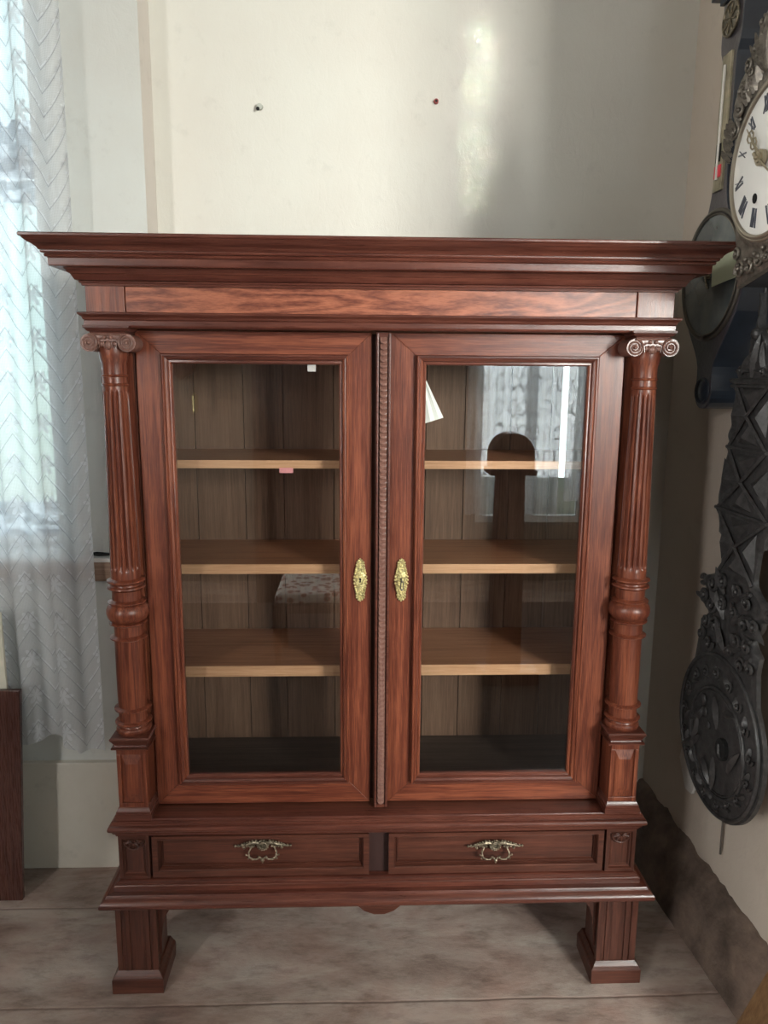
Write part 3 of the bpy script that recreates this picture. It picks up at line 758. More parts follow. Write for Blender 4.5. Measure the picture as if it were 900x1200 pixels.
# front face darker brown, sides blue-black
for i in range(len(b.m)): b.m[i] = 1
b.m[0] = 0
o = sub(b.build('case', [EB, EBS], bar, bevel=.004), bar)
b = B()
ringR = .146; zc = 1.722
for rr, tr, xx in ((ringR+.003,.005,XF-.003),(ringR-.006,.0025,XF-.007)):
    b.tube([(xx, BYc+rr*math.cos(2*PI*k/64), zc+rr*math.sin(2*PI*k/64)) for k in range(64)], tr, 10, closed=True)
b.build('dial_bezel', plain('dull_bezel', (.17,.155,.13), .35, .7), bar, True)
dm, nt = new_mat('smoky_dial'); n = N(nt)
nz = n('ShaderNodeTexNoise', ins={'Vector': coords(n,(1,1,1)), 'Scale': 9, 'Detail': 3})
out(n, n('ShaderNodeBsdfPrincipled', ins={'Base Color': ramp(n, nz.outputs[0], [(.35,(.06,.075,.08)),(.7,(.20,.235,.23))]), 'Roughness': .12, 'Coat Weight': 1.0}).outputs[0])
B().prism([(BYc+.138*math.cos(2*PI*k/64), zc+.138*math.sin(2*PI*k/64)) for k in range(64)], 'x', XF-.006, XF-.001).build('dial', dm, bar)
b = B(); b.tube([(XF-.009, BYc, zc-.03), (XF-.009, BYc+.06, zc+.07)], [.003,.001], 6); b.ball((XF-.009, BYc, zc), .007)
b.build('pointer', BRASS_OLD, bar, True)
for s_, nm in ((.02,'screw'),):
    B().ball((XF-.012, BYc, zc-.146), .005).build('bezel_screw', STEEL, bar, True)
# raised oval on the lower knob
b = B(); b.tube([(XF-.001, BYc+.034*math.cos(2*PI*k/32), 1.448+.030*math.sin(2*PI*k/32)) for k in range(32)], .004, 8, closed=True)
b.ball((XF+.003, BYc, 1.448), .03, 16, 10, 0, (.3,1,.9)); b.build('lower_boss', EBS, bar, True)
# thermometer
b = B(); b.box(XF-.006, XF+.001, BYc-.021, BYc+.021, 1.915, 2.215)
o = sub(b.build('thermometer_plate', plain('silvered_plate', (.42,.38,.27), .35, .6, 0, 10, .3, vscale=30), bar, bevel=.001), bar)
B().tube([(XF-.009,BYc,1.94),(XF-.009,BYc,2.19)], .0035, 10).build('thermometer_tube', plain('tube_glass', (.72,.70,.66), .08, .2, coat=1), o, True)
B().box(XF-.0085, XF-.0062, BYc-.015, BYc+.015, 1.945, 1.972).build('red_mark', plain('red_paint', (.80,.06,.09), .45), o)
B().box(XF-.0085, XF-.0062, BYc-.008, BYc+.012, 1.98, 2.02).build('dark_mark', BLACK, o)
# small dial (hygrometer) with bright spokes
b = B(); zc2 = 2.288
b.prism([(BYc+.036*math.cos(2*PI*k/40), zc2+.036*math.sin(2*PI*k/40)) for k in range(40)], 'x', XF-.004, XF, 1)
b.tube([(XF-.005, BYc+.036*math.cos(2*PI*k/40), zc2+.036*math.sin(2*PI*k/40)) for k in range(40)], .003, 8, 0, closed=True)
for k in range(4):
    a = PI*k/4+.3; b.tube([(XF-.006, BYc+.03*math.cos(a), zc2+.03*math.sin(a)), (XF-.006, BYc-.03*math.cos(a), zc2-.03*math.sin(a))], .002, 6, 0)
b.build('small_dial', [BRASS_OLD, plain('tarnished_dial', (.22,.20,.16), .4, .5)], bar, True, 40)
# moulded cap
b = B()
for dz, hw, x0 in ((0,.056,XF-.008),(.014,.072,XF-.022),(.030,.086,XF-.034)): b.box(x0, wxr(BYc)-.002, BYc-hw, BYc+hw, 2.336+dz, 2.336+dz+.0145)
b.prism([(BYc-.080,2.382),(BYc+.080,2.382),(BYc+.03,2.42),(BYc,2.46),(BYc-.03,2.42)], 'x', XF, wxr(BYc)-.01)
b.build('moulded_cap', EBS, bar, bevel=.002)
# pale note stuck below
b = B(); b.prism([(.192,1.742),(.130,1.764),(.078,1.760),(.073,1.700),(.110,1.698),(.187,1.692)], 'x', XF-.0165, XF-.0150)
tag(b.build('paper_note', plain('yellow_green_paper', (.52,.56,.40), .7, 0, .2, 20)), 'pale yellow-green paper note on the barometer just under the cornice corner', 'note')

# ================================================================ COMTOISE WALL CLOCK (embossed brass front, enamel dial)
PEW = plain('tarnished_embossed_metal', (.17,.15,.125), .42, .5, .2, 200, .5, vscale=90)
PEWD = plain('dark_iron_case', (.035,.038,.045), .45, .3, .3, 60, .3)
XC = .683; HY, HZ = -.240, 1.863; TILT = math.radians(12)
clk = thing('enamel_dial_clock', 'embossed metal wall clock with round white Roman-numeral dial, tilted, at the right edge', 'clock', (XC+.1, HY, 1.66))
def T(u, v, x=0):   # clock frame: u toward IX, v up
    return (XC+x, HY+u*math.cos(TILT)+v*math.sin(TILT), HZ-u*math.sin(TILT)+v*math.cos(TILT))
b = B(); v = [T(u, w_, x) for x in (.012,.200) for u, w_ in ((-.14,-.185),(.14,-.185),(.14,.185),(-.14,.185))]
b.add(v, [(0,1,2,3),(4,7,6,5),(0,4,5,1),(1,5,6,2),(2,6,7,3),(3,7,4,0)])
b.build('movement_case', PEWD, clk, bevel=.002)
# wall bracket
b = B(); v = []
b.box(.80, wxr(-.25)-.002, -.40, -.12, 1.655, 1.685); b.box(.86, wxr(-.25)-.002, -.29, -.22, 1.52, 1.654); b.build('wall_bracket', PEWD, clk, bevel=.002)
def relief(rows, hwf, xbase, thick, fn, tr, nu=44, name='plate', mat=PEW, parent=None, extra=None):
    V = []; F = []; n = nu+1
    for z in rows:
        l, r = hwf(z)
        for i in range(n):
            u = l+(r-l)*i/nu; e = min(1, min(i, nu-i)/2.5)
            V.append(tr(u, z, xbase-fn(u, z)*e))
    m = len(rows)
    for j in range(m-1):
        for i in range(nu): F.append((j*n+i, j*n+i+1, (j+1)*n+i+1, (j+1)*n+i))
    off = len(V)
    for j, z in enumerate(rows):
        l, r = hwf(z)
        for u in (l, r): V.append(tr(u, z, xbase+thick))
    for j in range(m-1):
        F.append((j*n, (j+1)*n, off+(j+1)*2, off+j*2)); F.append(((j+1)*n-1, off+j*2+1, off+(j+1)*2+1, (j+2)*n-1))
        F.append((off+j*2, off+(j+1)*2, off+(j+1)*2+1, off+j*2+1))
    F.append(tuple(range(n))+(off+1, off)); F.append(tuple((m-1)*n+i for i in range(n))+(off+2*m-1, off+2*m-2))
    if extra:
        k = len(V); V += extra.v; F += [tuple(i+k for i in q) for q in extra.f]
    return obj(name, V, F, mat, parent, None, True, None, 60)
def foliage(u, v, k=20, amp=.006):
    q = Vector((u*k, v*k, 1.7)); return amp*(.5+.5*noise.noise(q)+.35*noise.noise(q*2.6))
def scroll(b, tr, c, r, turns, a0, hand, tr_r, x):
    n_ = int(turns*12); P = []
    for i in range(n_+1):
        t = i/n_; rr = r*(1-.82*t); a = a0+hand*t*turns*2*PI
        P.append(tr(c[0]+rr*math.cos(a), c[1]+rr*math.sin(a), x-.004*t))
    b.tube(P, [tr_r*(1.15-.45*i/n_) for i in range(n_+1)], 6)
    b.ball(P[-1], tr_r*1.5, 8, 5)
def leaf(b, tr, c, ang, L, w, x):
    d = (math.cos(ang), math.sin(ang)); n_ = (-d[1], d[0]); v = []; K = 7
    for i in range(K):
        t = i/(K-1); ww = w*math.sin(PI*min(1, .12+t*.88))**.8; bend = .25*L*t*t
        cx, cy = c[0]+d[0]*L*t+n_[0]*bend, c[1]+d[1]*L*t+n_[1]*bend
        v += [tr(cx-n_[0]*ww, cy-n_[1]*ww, x+.002), tr(cx, cy, x-.006*math.sin(PI*t)-.001), tr(cx+n_[0]*ww, cy+n_[1]*ww, x+.002)]
    f = [(i*3+k, i*3+k+1, i*3+k+4, i*3+k+3) for i in range(K-1) for k in range(2)]
    b.add(v, f)
def clock_fn(u, v):
    r = math.hypot(u, v)
    if r < .134: return 0
    if r < .150: return .006+.004*math.sin((r-.134)/.016*PI)
    return foliage(u, v)
phw = [(-.186,.142),(.150,.142),(.175,.140),(.190,.130),(.205,.112),(.222,.078),(.24,.052),(.262,.03),(.275,.018),(.285,.006)]
rnd = random.Random(3); b = B()
for s_ in (-1, 1):
    for (u_, v_, r_, a_) in ((.118,-.160,.020,0),(.085,-.165,.016,1.2),(.050,-.163,.015,2.2),(.020,-.168,.012,.6),(.128,-.125,.012,1),(.133,-.02,.008,2),(.133,.03,.008,0),
                             (.125,.115,.015,2.6),(.108,.145,.018,.4),(.085,.170,.017,1.7),(.060,.190,.016,3),(.036,.205,.014,.5),(.100,.180,.014,2),(.072,.210,.014,.9),(.045,.228,.013,2.4),(.022,.236,.012,1),(.020,.260,.010,2),(.012,.19,.012,.3)):
        scroll(b, T, (s_*u_, v_), r_, 1.35, a_, s_, .0030, -.006)
    for k in range(26):
        a_ = PI/2-s_*(.05+k*.055); rr_ = .158+.02*rnd.random()
        if rr_*math.sin(a_) > .06: leaf(b, T, (rr_*math.cos(a_), rr_*math.sin(a_)), a_+.5*s_*rnd.random(), .035+.025*rnd.random(), .006, -.006)
    for k in range(7): b.ball(T(s_*(.028+.015*k), -.150-.010*(k%2), -.010), .0048, 8, 6)
    leaf(b, T, (s_*.02, -.175), PI/2-s_*1.2, .05, .007, -.006); leaf(b, T, (s_*.07, -.178), PI/2-s_*1.3, .05, .006, -.006)
for k in range(9): leaf(b, T, (0, .16), PI/2+(k-4)*.22, .10, .008, -.010)
rows = [-.186+(.471)*k/150 for k in range(151)]
relief(rows, lambda z: (-interp(phw,z)-.006*noise.noise(Vector((z*60,0,0))), interp(phw,z)+.006*noise.noise(Vector((z*60,5,0)))), 0, .010, clock_fn, T, 60, 'embossed_front', PEW, clk, b)
# dial
DIALW = plain('white_enamel', (.86,.85,.82), .18, 0, 0, 10, .02, coat=.6)
NUMB = plain('blue_black_enamel', (.07,.075,.10), .3)
b = B(); R = .129
rings = [(R*k/8, -.010-.008*(1-(k/8)**2)) for k in range(9)]
v = [T(0,0,rings[0][1])]; fcs = []; S = 72
for r_, x_ in rings[1:]: v += [T(r_*math.cos(2*PI*k/S), r_*math.sin(2*PI*k/S), x_) for k in range(S)]
fcs = [(0, 1+k, 1+(k+1)%S) for k in range(S)]+[(1+i*S+k, 1+i*S+(k+1)%S, 1+(i+1)*S+(k+1)%S, 1+(i+1)*S+k) for i in range(7) for k in range(S)]
v += [T(R*math.cos(2*PI*k/S), R*math.sin(2*PI*k/S), .0) for k in range(S)]
fcs += [(1+7*S+k, 1+7*S+(k+1)%S, 1+8*S+(k+1)%S, 1+8*S+k) for k in range(S)]
b.add(v, fcs); dial = sub(b.build('dial', DIALW, clk, True, 50), clk)
def dx(r): return -.0105-.008*(1-(r/R)**2)
# numerals: glyph strokes in (s across, t radial) ; outward = top of numeral
GL = {'I': [(0,-1,0,1,1)], 'V': [(-.5,1,0,-1,1),(.5,1,0,-1,.35)], 'X': [(-.5,1,.5,-1,1),(.5,1,-.5,-1,.35)]}
WD = {'I': .45, 'V': 1.1, 'X': 1.1}
b = B()
def seg2(p0, p1, w_, b):
    d = Vector((p1[0]-p0[0], p1[1]-p0[1])); L_ = d.length; d.normalize(); nn = Vector((-d.y, d.x))*w_
    q = [(p0[0]-nn.x,p0[1]-nn.y),(p1[0]-nn.x,p1[1]-nn.y),(p1[0]+nn.x,p1[1]+nn.y),(p0[0]+nn.x,p0[1]+nn.y)]
    a = [T(x, y, dx(math.hypot(x,y))-.0014) for x, y in q]; c = [T(x, y, dx(math.hypot(x,y))+.0006) for x, y in q]
    b.add(a+c, [(0,1,2,3),(4,7,6,5),(0,4,5,1),(1,5,6,2),(2,6,7,3),(3,7,4,0)])
for h, s in enumerate(('XII','I','II','III','IIII','V','VI','VII','VIII','IX','X','XI')):
    # clockwise on the face seen from the room: XII (v+), III (u-), VI (v-), IX (u+)
    cu, cv = -math.sin(h*PI/6), math.cos(h*PI/6)      # outward direction
    ru, rv = -math.cos(h*PI/6), -math.sin(h*PI/6)     # reader's right
    tot = sum(WD[c] for c in s); k = .0098; x = -tot/2*k; hh = .0165; rm = .100
    for c in s:
        xm = x+WD[c]*k/2
        for (a0, t0, a1, t1, wt) in GL[c]:
            p = []
            for a_, t_ in ((a0,t0),(a1,t1)):
                ss = xm+a_*k*.85; tt = rm+t_*hh
                p.append((cu*tt+ru*ss, cv*tt+rv*ss))
            seg2(p[0], p[1], .0012*wt+.0001, b)
        x += WD[c]*k
    b.build('numeral', NUMB, dial); b = B()
b = B()
for (u_, v_) in ((.040,-.055),(-.040,-.055)):
    b.add([T(u_+.006*math.cos(2*PI*k/20), v_+.008*math.sin(2*PI*k/20), dx(.07)-.0015) for k in range(20)], [tuple(range(20))])
    b.tube([T(u_+.006*math.cos(2*PI*k/20), v_+.008*math.sin(2*PI*k/20), dx(.07)-.001) for k in range(20)], .0012, 6, closed=True)
    b.build('winding_hole', BLACK, dial); b = B()
b = B()
S = 72
for r_, x_, t_ in ((.1325,-.012,.0045),(.1385,-.010,.0035)):
    b.tube([T(r_*math.cos(2*PI*k/S), r_*math.sin(2*PI*k/S), x_) for k in range(S)], t_, 8, closed=True)
b.build('dial_bezel', plain('worn_bezel', (.34,.30,.24), .35, .7), clk, True)
HAND = plain('pierced_brass_hand', (.36,.31,.22), .4, .7)
b = B(); b.tube([T(0,0,-.022), T(0,0,-.030)], .014, 20)
d_ = Vector((math.sin(math.radians(30)), math.cos(math.radians(30)))); n_ = Vector((-d_.y, d_.x))
def hp(t_, s_): return T(d_.x*t_+n_.x*s_, d_.y*t_+n_.y*s_, -.028)
b.tube([hp(.01,0), hp(.03,0), hp(.085,0)], [.004,.0025,.001], 6)
for s_ in (-1, 1):
    b.tube([hp(.030,0), hp(.036,s_*.008), hp(.044,s_*.010), hp(.050,s_*.004), hp(.044,s_*.002)], .0016, 6)
    b.tube([hp(.050,s_*.003), hp(.058,s_*.010), hp(.068,s_*.009), hp(.071,s_*.002), hp(.063,s_*.001)], .0015, 6)
b.build('hour_hand', HAND, clk, True)
b = B(); b.tube([T(0,0,-.030), T(0,0,-.034)], .009, 16); b.ball(T(0,0,-.036), .004)
b.tube([T(0,0,-.033), T(-.03,-.035,-.033), T(-.078,-.088,-.030)], [.0022,.0018,.0012], 6); b.tube([T(0,0,-.033), T(.010,.012,-.033)], .004, 8)
b.build('minute_hand', HAND, clk, True)

# ================================================================ EMBOSSED PENDULUM
pm = plain('blackened_embossed_metal', (.062,.060,.060), .42, .35, .2, 200, .4, vscale=70)
pen = thing('embossed_pendulum', 'long blackened embossed pendulum with lattice stem and big round bob below the white-dial clock', 'pendulum', (.81,-.01,.448))
XP = .80
tab = [(.85,.137),(.875,.137),(.892,.139),(.905,.118),(.92,.102),(.94,.118),(.955,.128),(.97,.128),(.978,.142),(.985,.156),(.995,.158),(1.003,.146),(1.01,.128),(1.02,.10),(1.035,.080),(1.05,.075),(1.115,.082),(1.122,.100),(1.14,.100),(1.17,.112),(1.205,.117),(1.24,.110),(1.29,.098),(1.33,.083),(1.345,.096),(1.355,.096),(1.37,.085),(1.41,.078),(1.45,.079),(1.458,.095),(1.474,.094),(1.478,.072),(1.487,.076),(1.495,.072),(1.503,.056),(1.52,.040),(1.535,.032),(1.548,.026),(1.556,.030),(1.568,.022),(1.58,.008),(1.60,.0045),(1.66,.0045)]
BR = .199; BZ = .647
def phwf(z):
    c = -.003 if z < .85 else -.020+.017*max(0, (1.0-z)/.15) if z < 1.0 else -.020
    h = 0
    if z < BZ+BR: h = math.sqrt(max(0, BR*BR-(z-BZ)**2))
    if z > .74: h = max(h, interp(tab, z) if z >= .85 else .137+.02*(.85-z)/.11)
    if z < .85: h += .003*math.sin(z*160)*0
    h = max(h, .002)
    return (c-h, c+h)
def pfn(u, z):
    if z < .86:
        r = math.hypot(u+.003, z-BZ)
        return foliage(u, z, 22, .005)+.014*(1-min(1, (r/BR))**2)
    if 1.04 < z < 1.46: return .003+.0015*noise.noise(Vector((u*60, z*60, 0)))
    return foliage(u, z, 24, .012)
rows = [.449+k*.0066 for k in range(184)]
relief(rows, phwf, 0, .010, pfn, lambda u, z, x: (XP+x, u, z), 40, 'stem_and_bob', pm, pen)
Tp = lambda u, z, x: (XP+x, u, z)
b = B(); rnd = random.Random(5)
def bx_(r): return -.014*(1-(r/BR)**2)-.004
for rr_, tt_, cu_, cz_ in ((.190,.0050,-.003,BZ),(.128,.0048,-.018,BZ-.012),(.120,.0025,-.018,BZ-.012)):
    b.tube([Tp(cu_+rr_*math.cos(2*PI*k/60), cz_+rr_*math.sin(2*PI*k/60), bx_(min(BR, math.hypot(cu_+.003+rr_*math.cos(2*PI*k/60), cz_-BZ+rr_*math.sin(2*PI*k/60))))) for k in range(60)], tt_, 8, closed=True)
for k in range(34):      # leafy wreath between rim and ring
    a_ = 2*PI*k/34+.05*rnd.random(); r_ = .150+.012*rnd.random(); c_ = (-.006+r_*math.cos(a_), BZ-.004+r_*math.sin(a_))
    if k % 2: leaf(b, Tp, c_, a_+1.9, .036, .0085, bx_(r_)-.001)
    else: scroll(b, Tp, c_, .014, 1.2, a_, 1, .0030, bx_(r_)-.002)
for c_, a_, L_, w_ in (((.04,.70),-1.0,.09,.013),((.055,.62),-.9,.11,.012),((.0,.74),-2.2,.07,.014),((-.05,.72),2.6,.05,.010),((.07,.66),-1.6,.10,.010),((-.02,.60),-1.9,.08,.012),((.03,.57),-2.6,.06,.012),((-.09,.60),1.9,.08,.011)):
    leaf(b, Tp, c_, a_, L_, w_, -.019)
for c_, r_ in (((.045,.715),.013),((.03,.69),.010),((.05,.68),.008),((.01,.665),.009)): b.ball(Tp(c_[0], c_[1], -.019), r_, 10, 7, 0, (.5,1,1.2))
# open-work collar between stem and bob
for s_ in (-1, 1):
    for (u_, z_, r_, a_) in ((.035,1.015,.020,.5),(.080,1.000,.022,2),(.115,.960,.018,0),(.075,.950,.020,3),(.030,.965,.018,1),(.095,.905,.020,2.2),(.050,.905,.022,.4),(.115,.865,.018,1.5),(.075,.855,.020,2.8),(.025,.875,.016,0)):
        scroll(b, Tp, (-.018+s_*u_, z_), r_, 1.3, a_, s_, .0042, -.012)
    for k in range(6): leaf(b, Tp, (-.018+s_*(.02+.018*k), .93+.012*(k%3)), PI/2-s_*(.5+.25*k), .05, .009, -.012)
    leaf(b, Tp, (-.018+s_*.02, .99), PI/2-s_*1.0, .07, .010, -.014); leaf(b, Tp, (-.018, .86), PI/2+s_*.9, .08, .012, -.014)
# lattice of crossed bars with pyramids
for k in range(3):
    z0_, z1_ = 1.035+k*.145, 1.035+(k+1)*.145; zm = (z0_+z1_)/2
    h0, h1, hm = interp(tab, z0_)-.004, interp(tab, min(z1_, 1.44))-.004, interp(tab, zm)-.004
    for s_ in (-1, 1):
        b.tube([Tp(-.02-s_*h0, z0_, -.005), Tp(-.02, zm, -.013), Tp(-.02+s_*h1, z1_, -.005)], .0045, 4)
        P = [Tp(-.02+s_*.022, zm, -.002), Tp(-.02+s_*(hm-.004), zm+.045, -.002), Tp(-.02+s_*(hm-.004), zm-.045, -.002), Tp(-.02+s_*hm*.68, zm, -.020)]
        b.add(P, [(0,1,3),(1,2,3),(2,0,3)])
    for s_ in (-1, 1):
        ze = z0_ if s_ < 0 else z1_
        P = [Tp(-.02-.045, zm+s_*.062, -.002), Tp(-.02+.045, zm+s_*.062, -.002), Tp(-.02, zm+s_*.016, -.002), Tp(-.02, zm+s_*.046, -.020)]
        b.add(P, [(0,1,3),(1,2,3),(2,0,3)])
    b.tube([Tp(-.02-h1-.004, z1_, -.006), Tp(-.02, z1_, -.008), Tp(-.02+h1+.004, z1_, -.006)], .0045, 6)
for z_, h_, r_ in ((1.474,.090,.0055),(1.462,.088,.004),(1.495,.070,.004)): b.tube([Tp(-.02-h_, z_, -.006), Tp(-.02+h_, z_, -.006)], r_, 8)
for s_ in (-1, 1): leaf(b, Tp, (-.02+s_*.05, 1.485), PI/2+s_*.5, .07, .008, -.008); scroll(b, Tp, (-.02+s_*.045, 1.495), .012, 1.1, 0, s_, .003, -.008)
leaf(b, Tp, (-.02, 1.48), PI/2, .09, .012, -.010); b.ball(Tp(-.02, 1.572, -.004), .014, 10, 7)
b.build('raised_ornament', pm, pen, True, 45)
B().tube([(XP+.006,-.02,1.60),(XP+.006,-.02,1.70)], .005, 10).build('suspension_rod', pm, pen, True)
b = B(); b.add([(XP-.0245, -.062+.022*math.cos(2*PI*k/28), .640+.026*math.sin(2*PI*k/28)) for k in range(28)]+[(XP-.006, -.062+.022*math.cos(2*PI*k/28), .640+.026*math.sin(2*PI*k/28)) for k in range(28)], [tuple(range(28))]+[(k,(k+1)%28,28+(k+1)%28,28+k) for k in range(28)])
o = sub(b.build('dark_hole_disc', BLACK, pen), pen)  # black disc paints the dark inside of the bob's hole
B().tube([(XP-.026,-.058,.652),(XP-.029,-.068,.632),(XP-.026,-.07,.625)], [.003,.004,.002], 8).build('hook', pm, pen, True)
for s in (-1, 1):
    b = B(); yy = -.02+s*.150
    b.tube([(XP-.002, yy+.011*math.cos(a)*s, .992+.011*math.sin(a)) for a in [i*.5 for i in range(12)]], .005, 8); b.build('side_scroll', pm, pen, True)

# thin rod, paper scrap, dark case behind the pendulum
o = B().tube([(.893,.110,.362),(.893,.108,.255)], .0028, 8).tube([(.893,.093,.366),(.893,.130,.366)], .005, 8).tube([(wxr(.11)-.001,.11,.366),(.891,.11,.366)], .003, 8).build('hanging_rod', STEEL, None, True)
tag(o, 'thin dark metal rod hanging on the wall under the pendulum bob', 'rod')
b = B(); b.prism([(.335,.455),(.350,.40),(.30,.33),(.262,.335),(.20,.46),(.24,.50)], 'x', wxr(.3)-.012, wxr(.3)-.004)
tag(b.build('paper_scrap', plain('white_paper', (.78,.77,.73), .7, 0, .3, 30)), 'white paper scrap on the side wall showing at the left of the round bob', 'paper')
b = B(); hw = [(1.03,.004),(1.035,.02),(1.05,.034),(1.09,.046),(1.16,.05),(1.30,.05),(1.42,.046),(1.44,.02)]
poly = [(-.115+interp(hw,z), z) for z in [1.03+.01*k for k in range(42)]]+[(-.115-interp(hw,z), z) for z in [1.44-.01*k for k in range(42)]]
b.prism(poly, 'x', .852, wxr(-.11)-.001)
tag(b.build('weight_case', EBS, None, bevel=.003), 'narrow blue-black wooden case on the wall behind the lattice pendulum stem', 'case')

# ================================================================ BOARDS AT LEFT, STICK ON SILL, BOARD AT RIGHT
DKW = wood('dark_stained_panel', (.020,.007,.006), (.055,.018,.013), (.11,.045,.032), 'z', .28, .4, seed=11.)
def leaning(name, x0, x1, yb0, yt, z1, th, mat, label, cat, skew=0):
    v = []
    for z, y in ((0, yb0), (z1, yt)):
        sx = skew if z else 0
        v += [(x0+sx, y, z), (x1+sx, y, z), (x1+sx, y+th, z), (x0+sx, y+th, z)]
    o = obj(name, v, [(0,1,2,3),(4,7,6,5),(0,4,5,1),(1,5,6,2),(2,6,7,3),(3,7,4,0)], mat, None, bevel=.002)
    return tag(o, label, cat)
leaning('dark_panel', -1.62, -1.008, .310, .322, .630, .016, DKW, 'dark brown polished wooden panel standing on the floor at the left edge', 'panel', .035)
leaning('cream_board', -1.55, -1.018, .343, .346, .842, .010, plain('cream_board_paint', (.62,.60,.50), .5, 0, .1, 30, .08), 'cream painted board standing behind the dark panel, against the curtain', 'board', .0)
o = B().tube([(-.815,.470,.976),(-.79,.462,.978),(-.755,.462,.977)], [.003,.006,.003], 8).build('black_stick', BLACK, None, True)
tag(o, 'short black stick lying on the window sill beside the left column', 'stick')
OLDW = wood('old_brown_board', (.07,.035,.015), (.20,.11,.05), (.32,.19,.09), 'z', .6, 0, seed=14.)
v = [(.842,-.205,0),(.858,-.185,0),(1.0,-.20,.20),(.985,-.22,.20)]
b = B()
b.add([(.822,-.158,.0),(.842,-.150,.0),(.893,-.190,.215),(.873,-.200,.215),(.822,-.60,.0),(.842,-.60,.0),(.893,-.60,.215),(.873,-.60,.215)], [(0,1,2,3),(4,7,6,5),(0,4,5,1),(1,5,6,2),(2,6,7,3),(3,7,4,0)])
tag(b.build('old_board', OLDW, None, bevel=.002), 'worn brown board leaning on the rough plinth in the bottom right corner', 'board')

# ================================================================ THINGS BEHIND THE CAMERA (seen mirrored in the door glass)
ADDED_RUG = plain('added_rug_dark', (.045,.032,.028), .95, 0, .5, 120, .5, vscale=30)  # added rug, kept dark to cut floor bounce and dim the door reflections
b = B().box(-1.55, 2.3, -3.02, -.80, .001, .012)
tag(b.build('added_dark_rug', ADDED_RUG), 'added dark rug behind the viewer, darkens the glass reflection and the floor bounce', 'rug')
t = thing('tall_wardrobe', 'tall dark wardrobe behind the viewer, mirrored darkly in the left door glass', 'wardrobe', (-.2,-3.3,0))
B().box(-.72, .32, -3.58, -3.05, .08, 2.05).build('body', DKW, t, bevel=.004)
for x in (-.70, -.195): B().box(x, x+.495, -3.049, -3.03, .14, 1.98).build('door', DKW, t, bevel=.004)
b = B(); b.mould([(0,2.05),(.02,2.055),(.05,2.09),(.06,2.12),(0,2.125)], .52, -2.9, 0, None, -3.05, -.2); b.box(-.74,.34,-3.58,-3.04,2.05,2.12); b.build('cornice', DKW, t)
B().box(-.72, .32, -3.57, -3.06, 0, .079).build('plinth', DKW, t)
t = thing('round_top_pedestal', 'dark round-topped wooden stand mirrored in the right door glass', 'stand', (.68,-1.7,0))
arc = [(.66+.098*math.cos(PI*k/24), 1.13+.098*math.sin(PI*k/24)) for k in range(25)]
B().prism(arc+[(.562,1.06),(.758,1.06)], 'y', -1.80, -1.66).build('arched_hood', DKW, t, bevel=.003)
B().box(.552, .768, -1.83, -1.64, 1.035, 1.059).build('ledge', DKW, t, bevel=.003)
B().prism([(.60,1.034),(.72,1.034),(.735,.08),(.585,.08)], 'y', -1.79, -1.67).build('body', DKW, t, bevel=.003)
B().box(.54, .82, -1.82, -1.65, 0, .079).build('base', DKW, t, bevel=.003)
def fabric():
    m, nt = new_mat('embroidered_fabric'); n = N(nt)
    v = n('ShaderNodeTexVoronoi', ins={'Vector': coords(n,(1,1,1)), 'Scale': 26})
    out(n, n('ShaderNodeBsdfPrincipled', ins={'Base Color': ramp(n, v.outputs['Distance'], [(.2,(.06,.04,.04)),(.35,(.35,.08,.07)),(.5,(.75,.74,.70))]), 'Roughness': .8}).outputs[0]); return m
t = thing('embroidered_stool', 'stool with patterned cushion and carved legs mirrored in the left door glass', 'stool', (-.25,-2.0,0))
B().box(-.47, -.03, -2.22, -1.80, .33, .375).build('seat_frame', DKW, t, bevel=.006)
b = B(); b.box(-.46,-.04,-2.21,-1.81,.376,.43); b.build('cushion', fabric(), t, bevel=.02)
for x in (-.45, -.05):
    for y in (-2.20, -1.82): B().lathe([(.014,0),(.018,.02),(.014,.05),(.02,.15),(.026,.26),(.018,.28),(.026,.30),(.026,.329)], x, y, 16).build('leg', DKW, t, True)
t = thing('weight_clock', 'dark carved clock with brass weights on the far wall, mirrored in the left glass', 'clock', (-1.25,-3.58,1.35))
b = B(); b.prism([(-1.40,2.1),(-1.40,1.62),(-1.36,1.55),(-1.34,1.50),(-1.28,1.47),(-1.25,1.44),(-1.21,1.47),(-1.15,1.50),(-1.13,1.56),(-1.09,1.60),(-1.10,2.1),(-1.25,2.25)], 'y', -3.59, -3.44); b.build('case', DKW, t, bevel=.005)
B().prism([(-1.25+.1*math.cos(2*PI*k/32), 1.88+.1*math.sin(2*PI*k/32)) for k in range(32)], 'y', -3.439, -3.425).build('dial', DIALW, t)
for x in (-1.33, -1.17):
    B().tube([(x,-3.50,1.49),(x,-3.50,1.36)], .003, 6).build('chain', BRASS_OLD, t); B().lathe([(.006,1.22),(.02,1.23),(.022,1.34),(.006,1.36)], x, -3.50, 16).build('weight', BRASS, t, True)

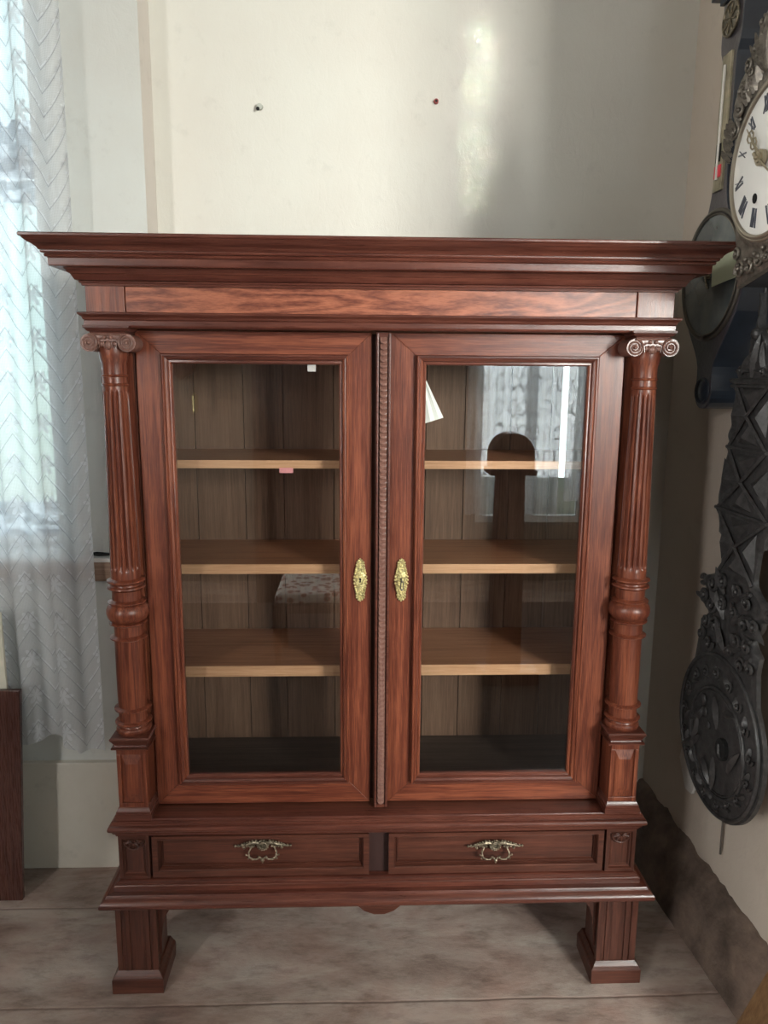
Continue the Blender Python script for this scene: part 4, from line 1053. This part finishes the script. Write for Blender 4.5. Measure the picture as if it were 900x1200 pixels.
# ================================================================ LIGHT
def area(name, loc, target, sx, sy, power, col, spread=180):
    l = bpy.data.lights.new(name, 'AREA'); l.shape = 'RECTANGLE'; l.size = sx; l.size_y = sy; l.energy = power; l.color = col
    l.spread = math.radians(spread)
    o = bpy.data.objects.new(name, l); C.objects.link(o); o.location = loc
    o.rotation_euler = (Vector(target)-Vector(loc)).to_track_quat('-Z', 'Z').to_euler() if False else (Vector(target)-Vector(loc)).to_track_quat('-Z', 'Y').to_euler()
    return o
P_A, P_B, P_D, P_C = 40, 70, 740, 200
area('daylight_window_left_of_cabinet', (-1.4, .98, 1.8), (-1.4, -1, 1.7), .95, 1.6, P_A, (.82,.95,1.0))
area('daylight_far_window', (1.2, YR-.42, 1.6), (.9, 0, 1.2), .85, 1.8, P_B, (.92,.97,1.0))
area('daylight_far_right_window', (2.55, YR-.42, 2.05), (.0, .3, 1.0), 1.2, 1.5, P_D, (1.0,.96,.90))
area('daylight_left_window', (WL-.42, -2.6, 1.70), (.9, .1, 1.2), 1.5, 1.7, P_C, (1.0,.965,.93))
o = area('added_streak_lamp', (1.87, YR+.02, 2.20), (.276, .58, 2.185), .014, .46, .17, (.93,1.0,.84), 1.4)  # added narrow lamp at the rear wall, throws the streak above the cabinet
w = bpy.data.worlds.new('sky'); bpy.context.scene.world = w; w.use_nodes = True
nt = w.node_tree; nt.nodes.clear(); n = N(nt)
g = n('ShaderNodeTexCoord').outputs['Generated']; sz = n('ShaderNodeSeparateXYZ', ins={0: g}).outputs[2]
nz = n('ShaderNodeTexNoise', ins={'Vector': g, 'Scale': 9, 'Detail': 4})
h = n.math('ADD', sz, n.math('MULTIPLY', n.math('SUBTRACT', nz.outputs[0], .5), .12))
c = ramp(n, n.math('MULTIPLY_ADD', h, .5, .5), [(.38,(.42,.46,.40)),(.47,(.46,.64,.52)),(.53,(.62,.90,.84)),(.62,(.70,.95,.97)),(1.0,(.62,.88,1.0))])
bg = n('ShaderNodeBackground', ins={'Color': c, 'Strength': 1.45})
n('ShaderNodeOutputWorld', ins={0: bg.outputs[0]})

# ================================================================ CAMERA
cam = bpy.data.cameras.new('camera'); co = bpy.data.objects.new('camera', cam); C.objects.link(co)
y_, p_, r_ = .0361, .1782, .0074
fw = Vector((math.sin(y_)*math.cos(p_), math.cos(y_)*math.cos(p_), -math.sin(p_)))
rt = Vector((math.cos(y_), -math.sin(y_), 0)); up = rt.cross(fw)
r2 = rt*math.cos(r_)+up*math.sin(r_); u2 = -rt*math.sin(r_)+up*math.cos(r_)
M = Matrix((r2, u2, -fw)).transposed().to_4x4(); M.translation = Vector((-.0558, -1.6337, 1.4768))
co.matrix_world = M
cam.sensor_fit = 'HORIZONTAL'; cam.sensor_width = 36; cam.lens = 36*880/900; cam.clip_start = .05
sc = bpy.context.scene; sc.camera = co
sc.view_settings.view_transform = 'Standard'; sc.view_settings.look = 'None'; sc.view_settings.gamma = 1
sc.view_settings.use_curve_mapping = False
sc.view_settings.exposure = 0.0
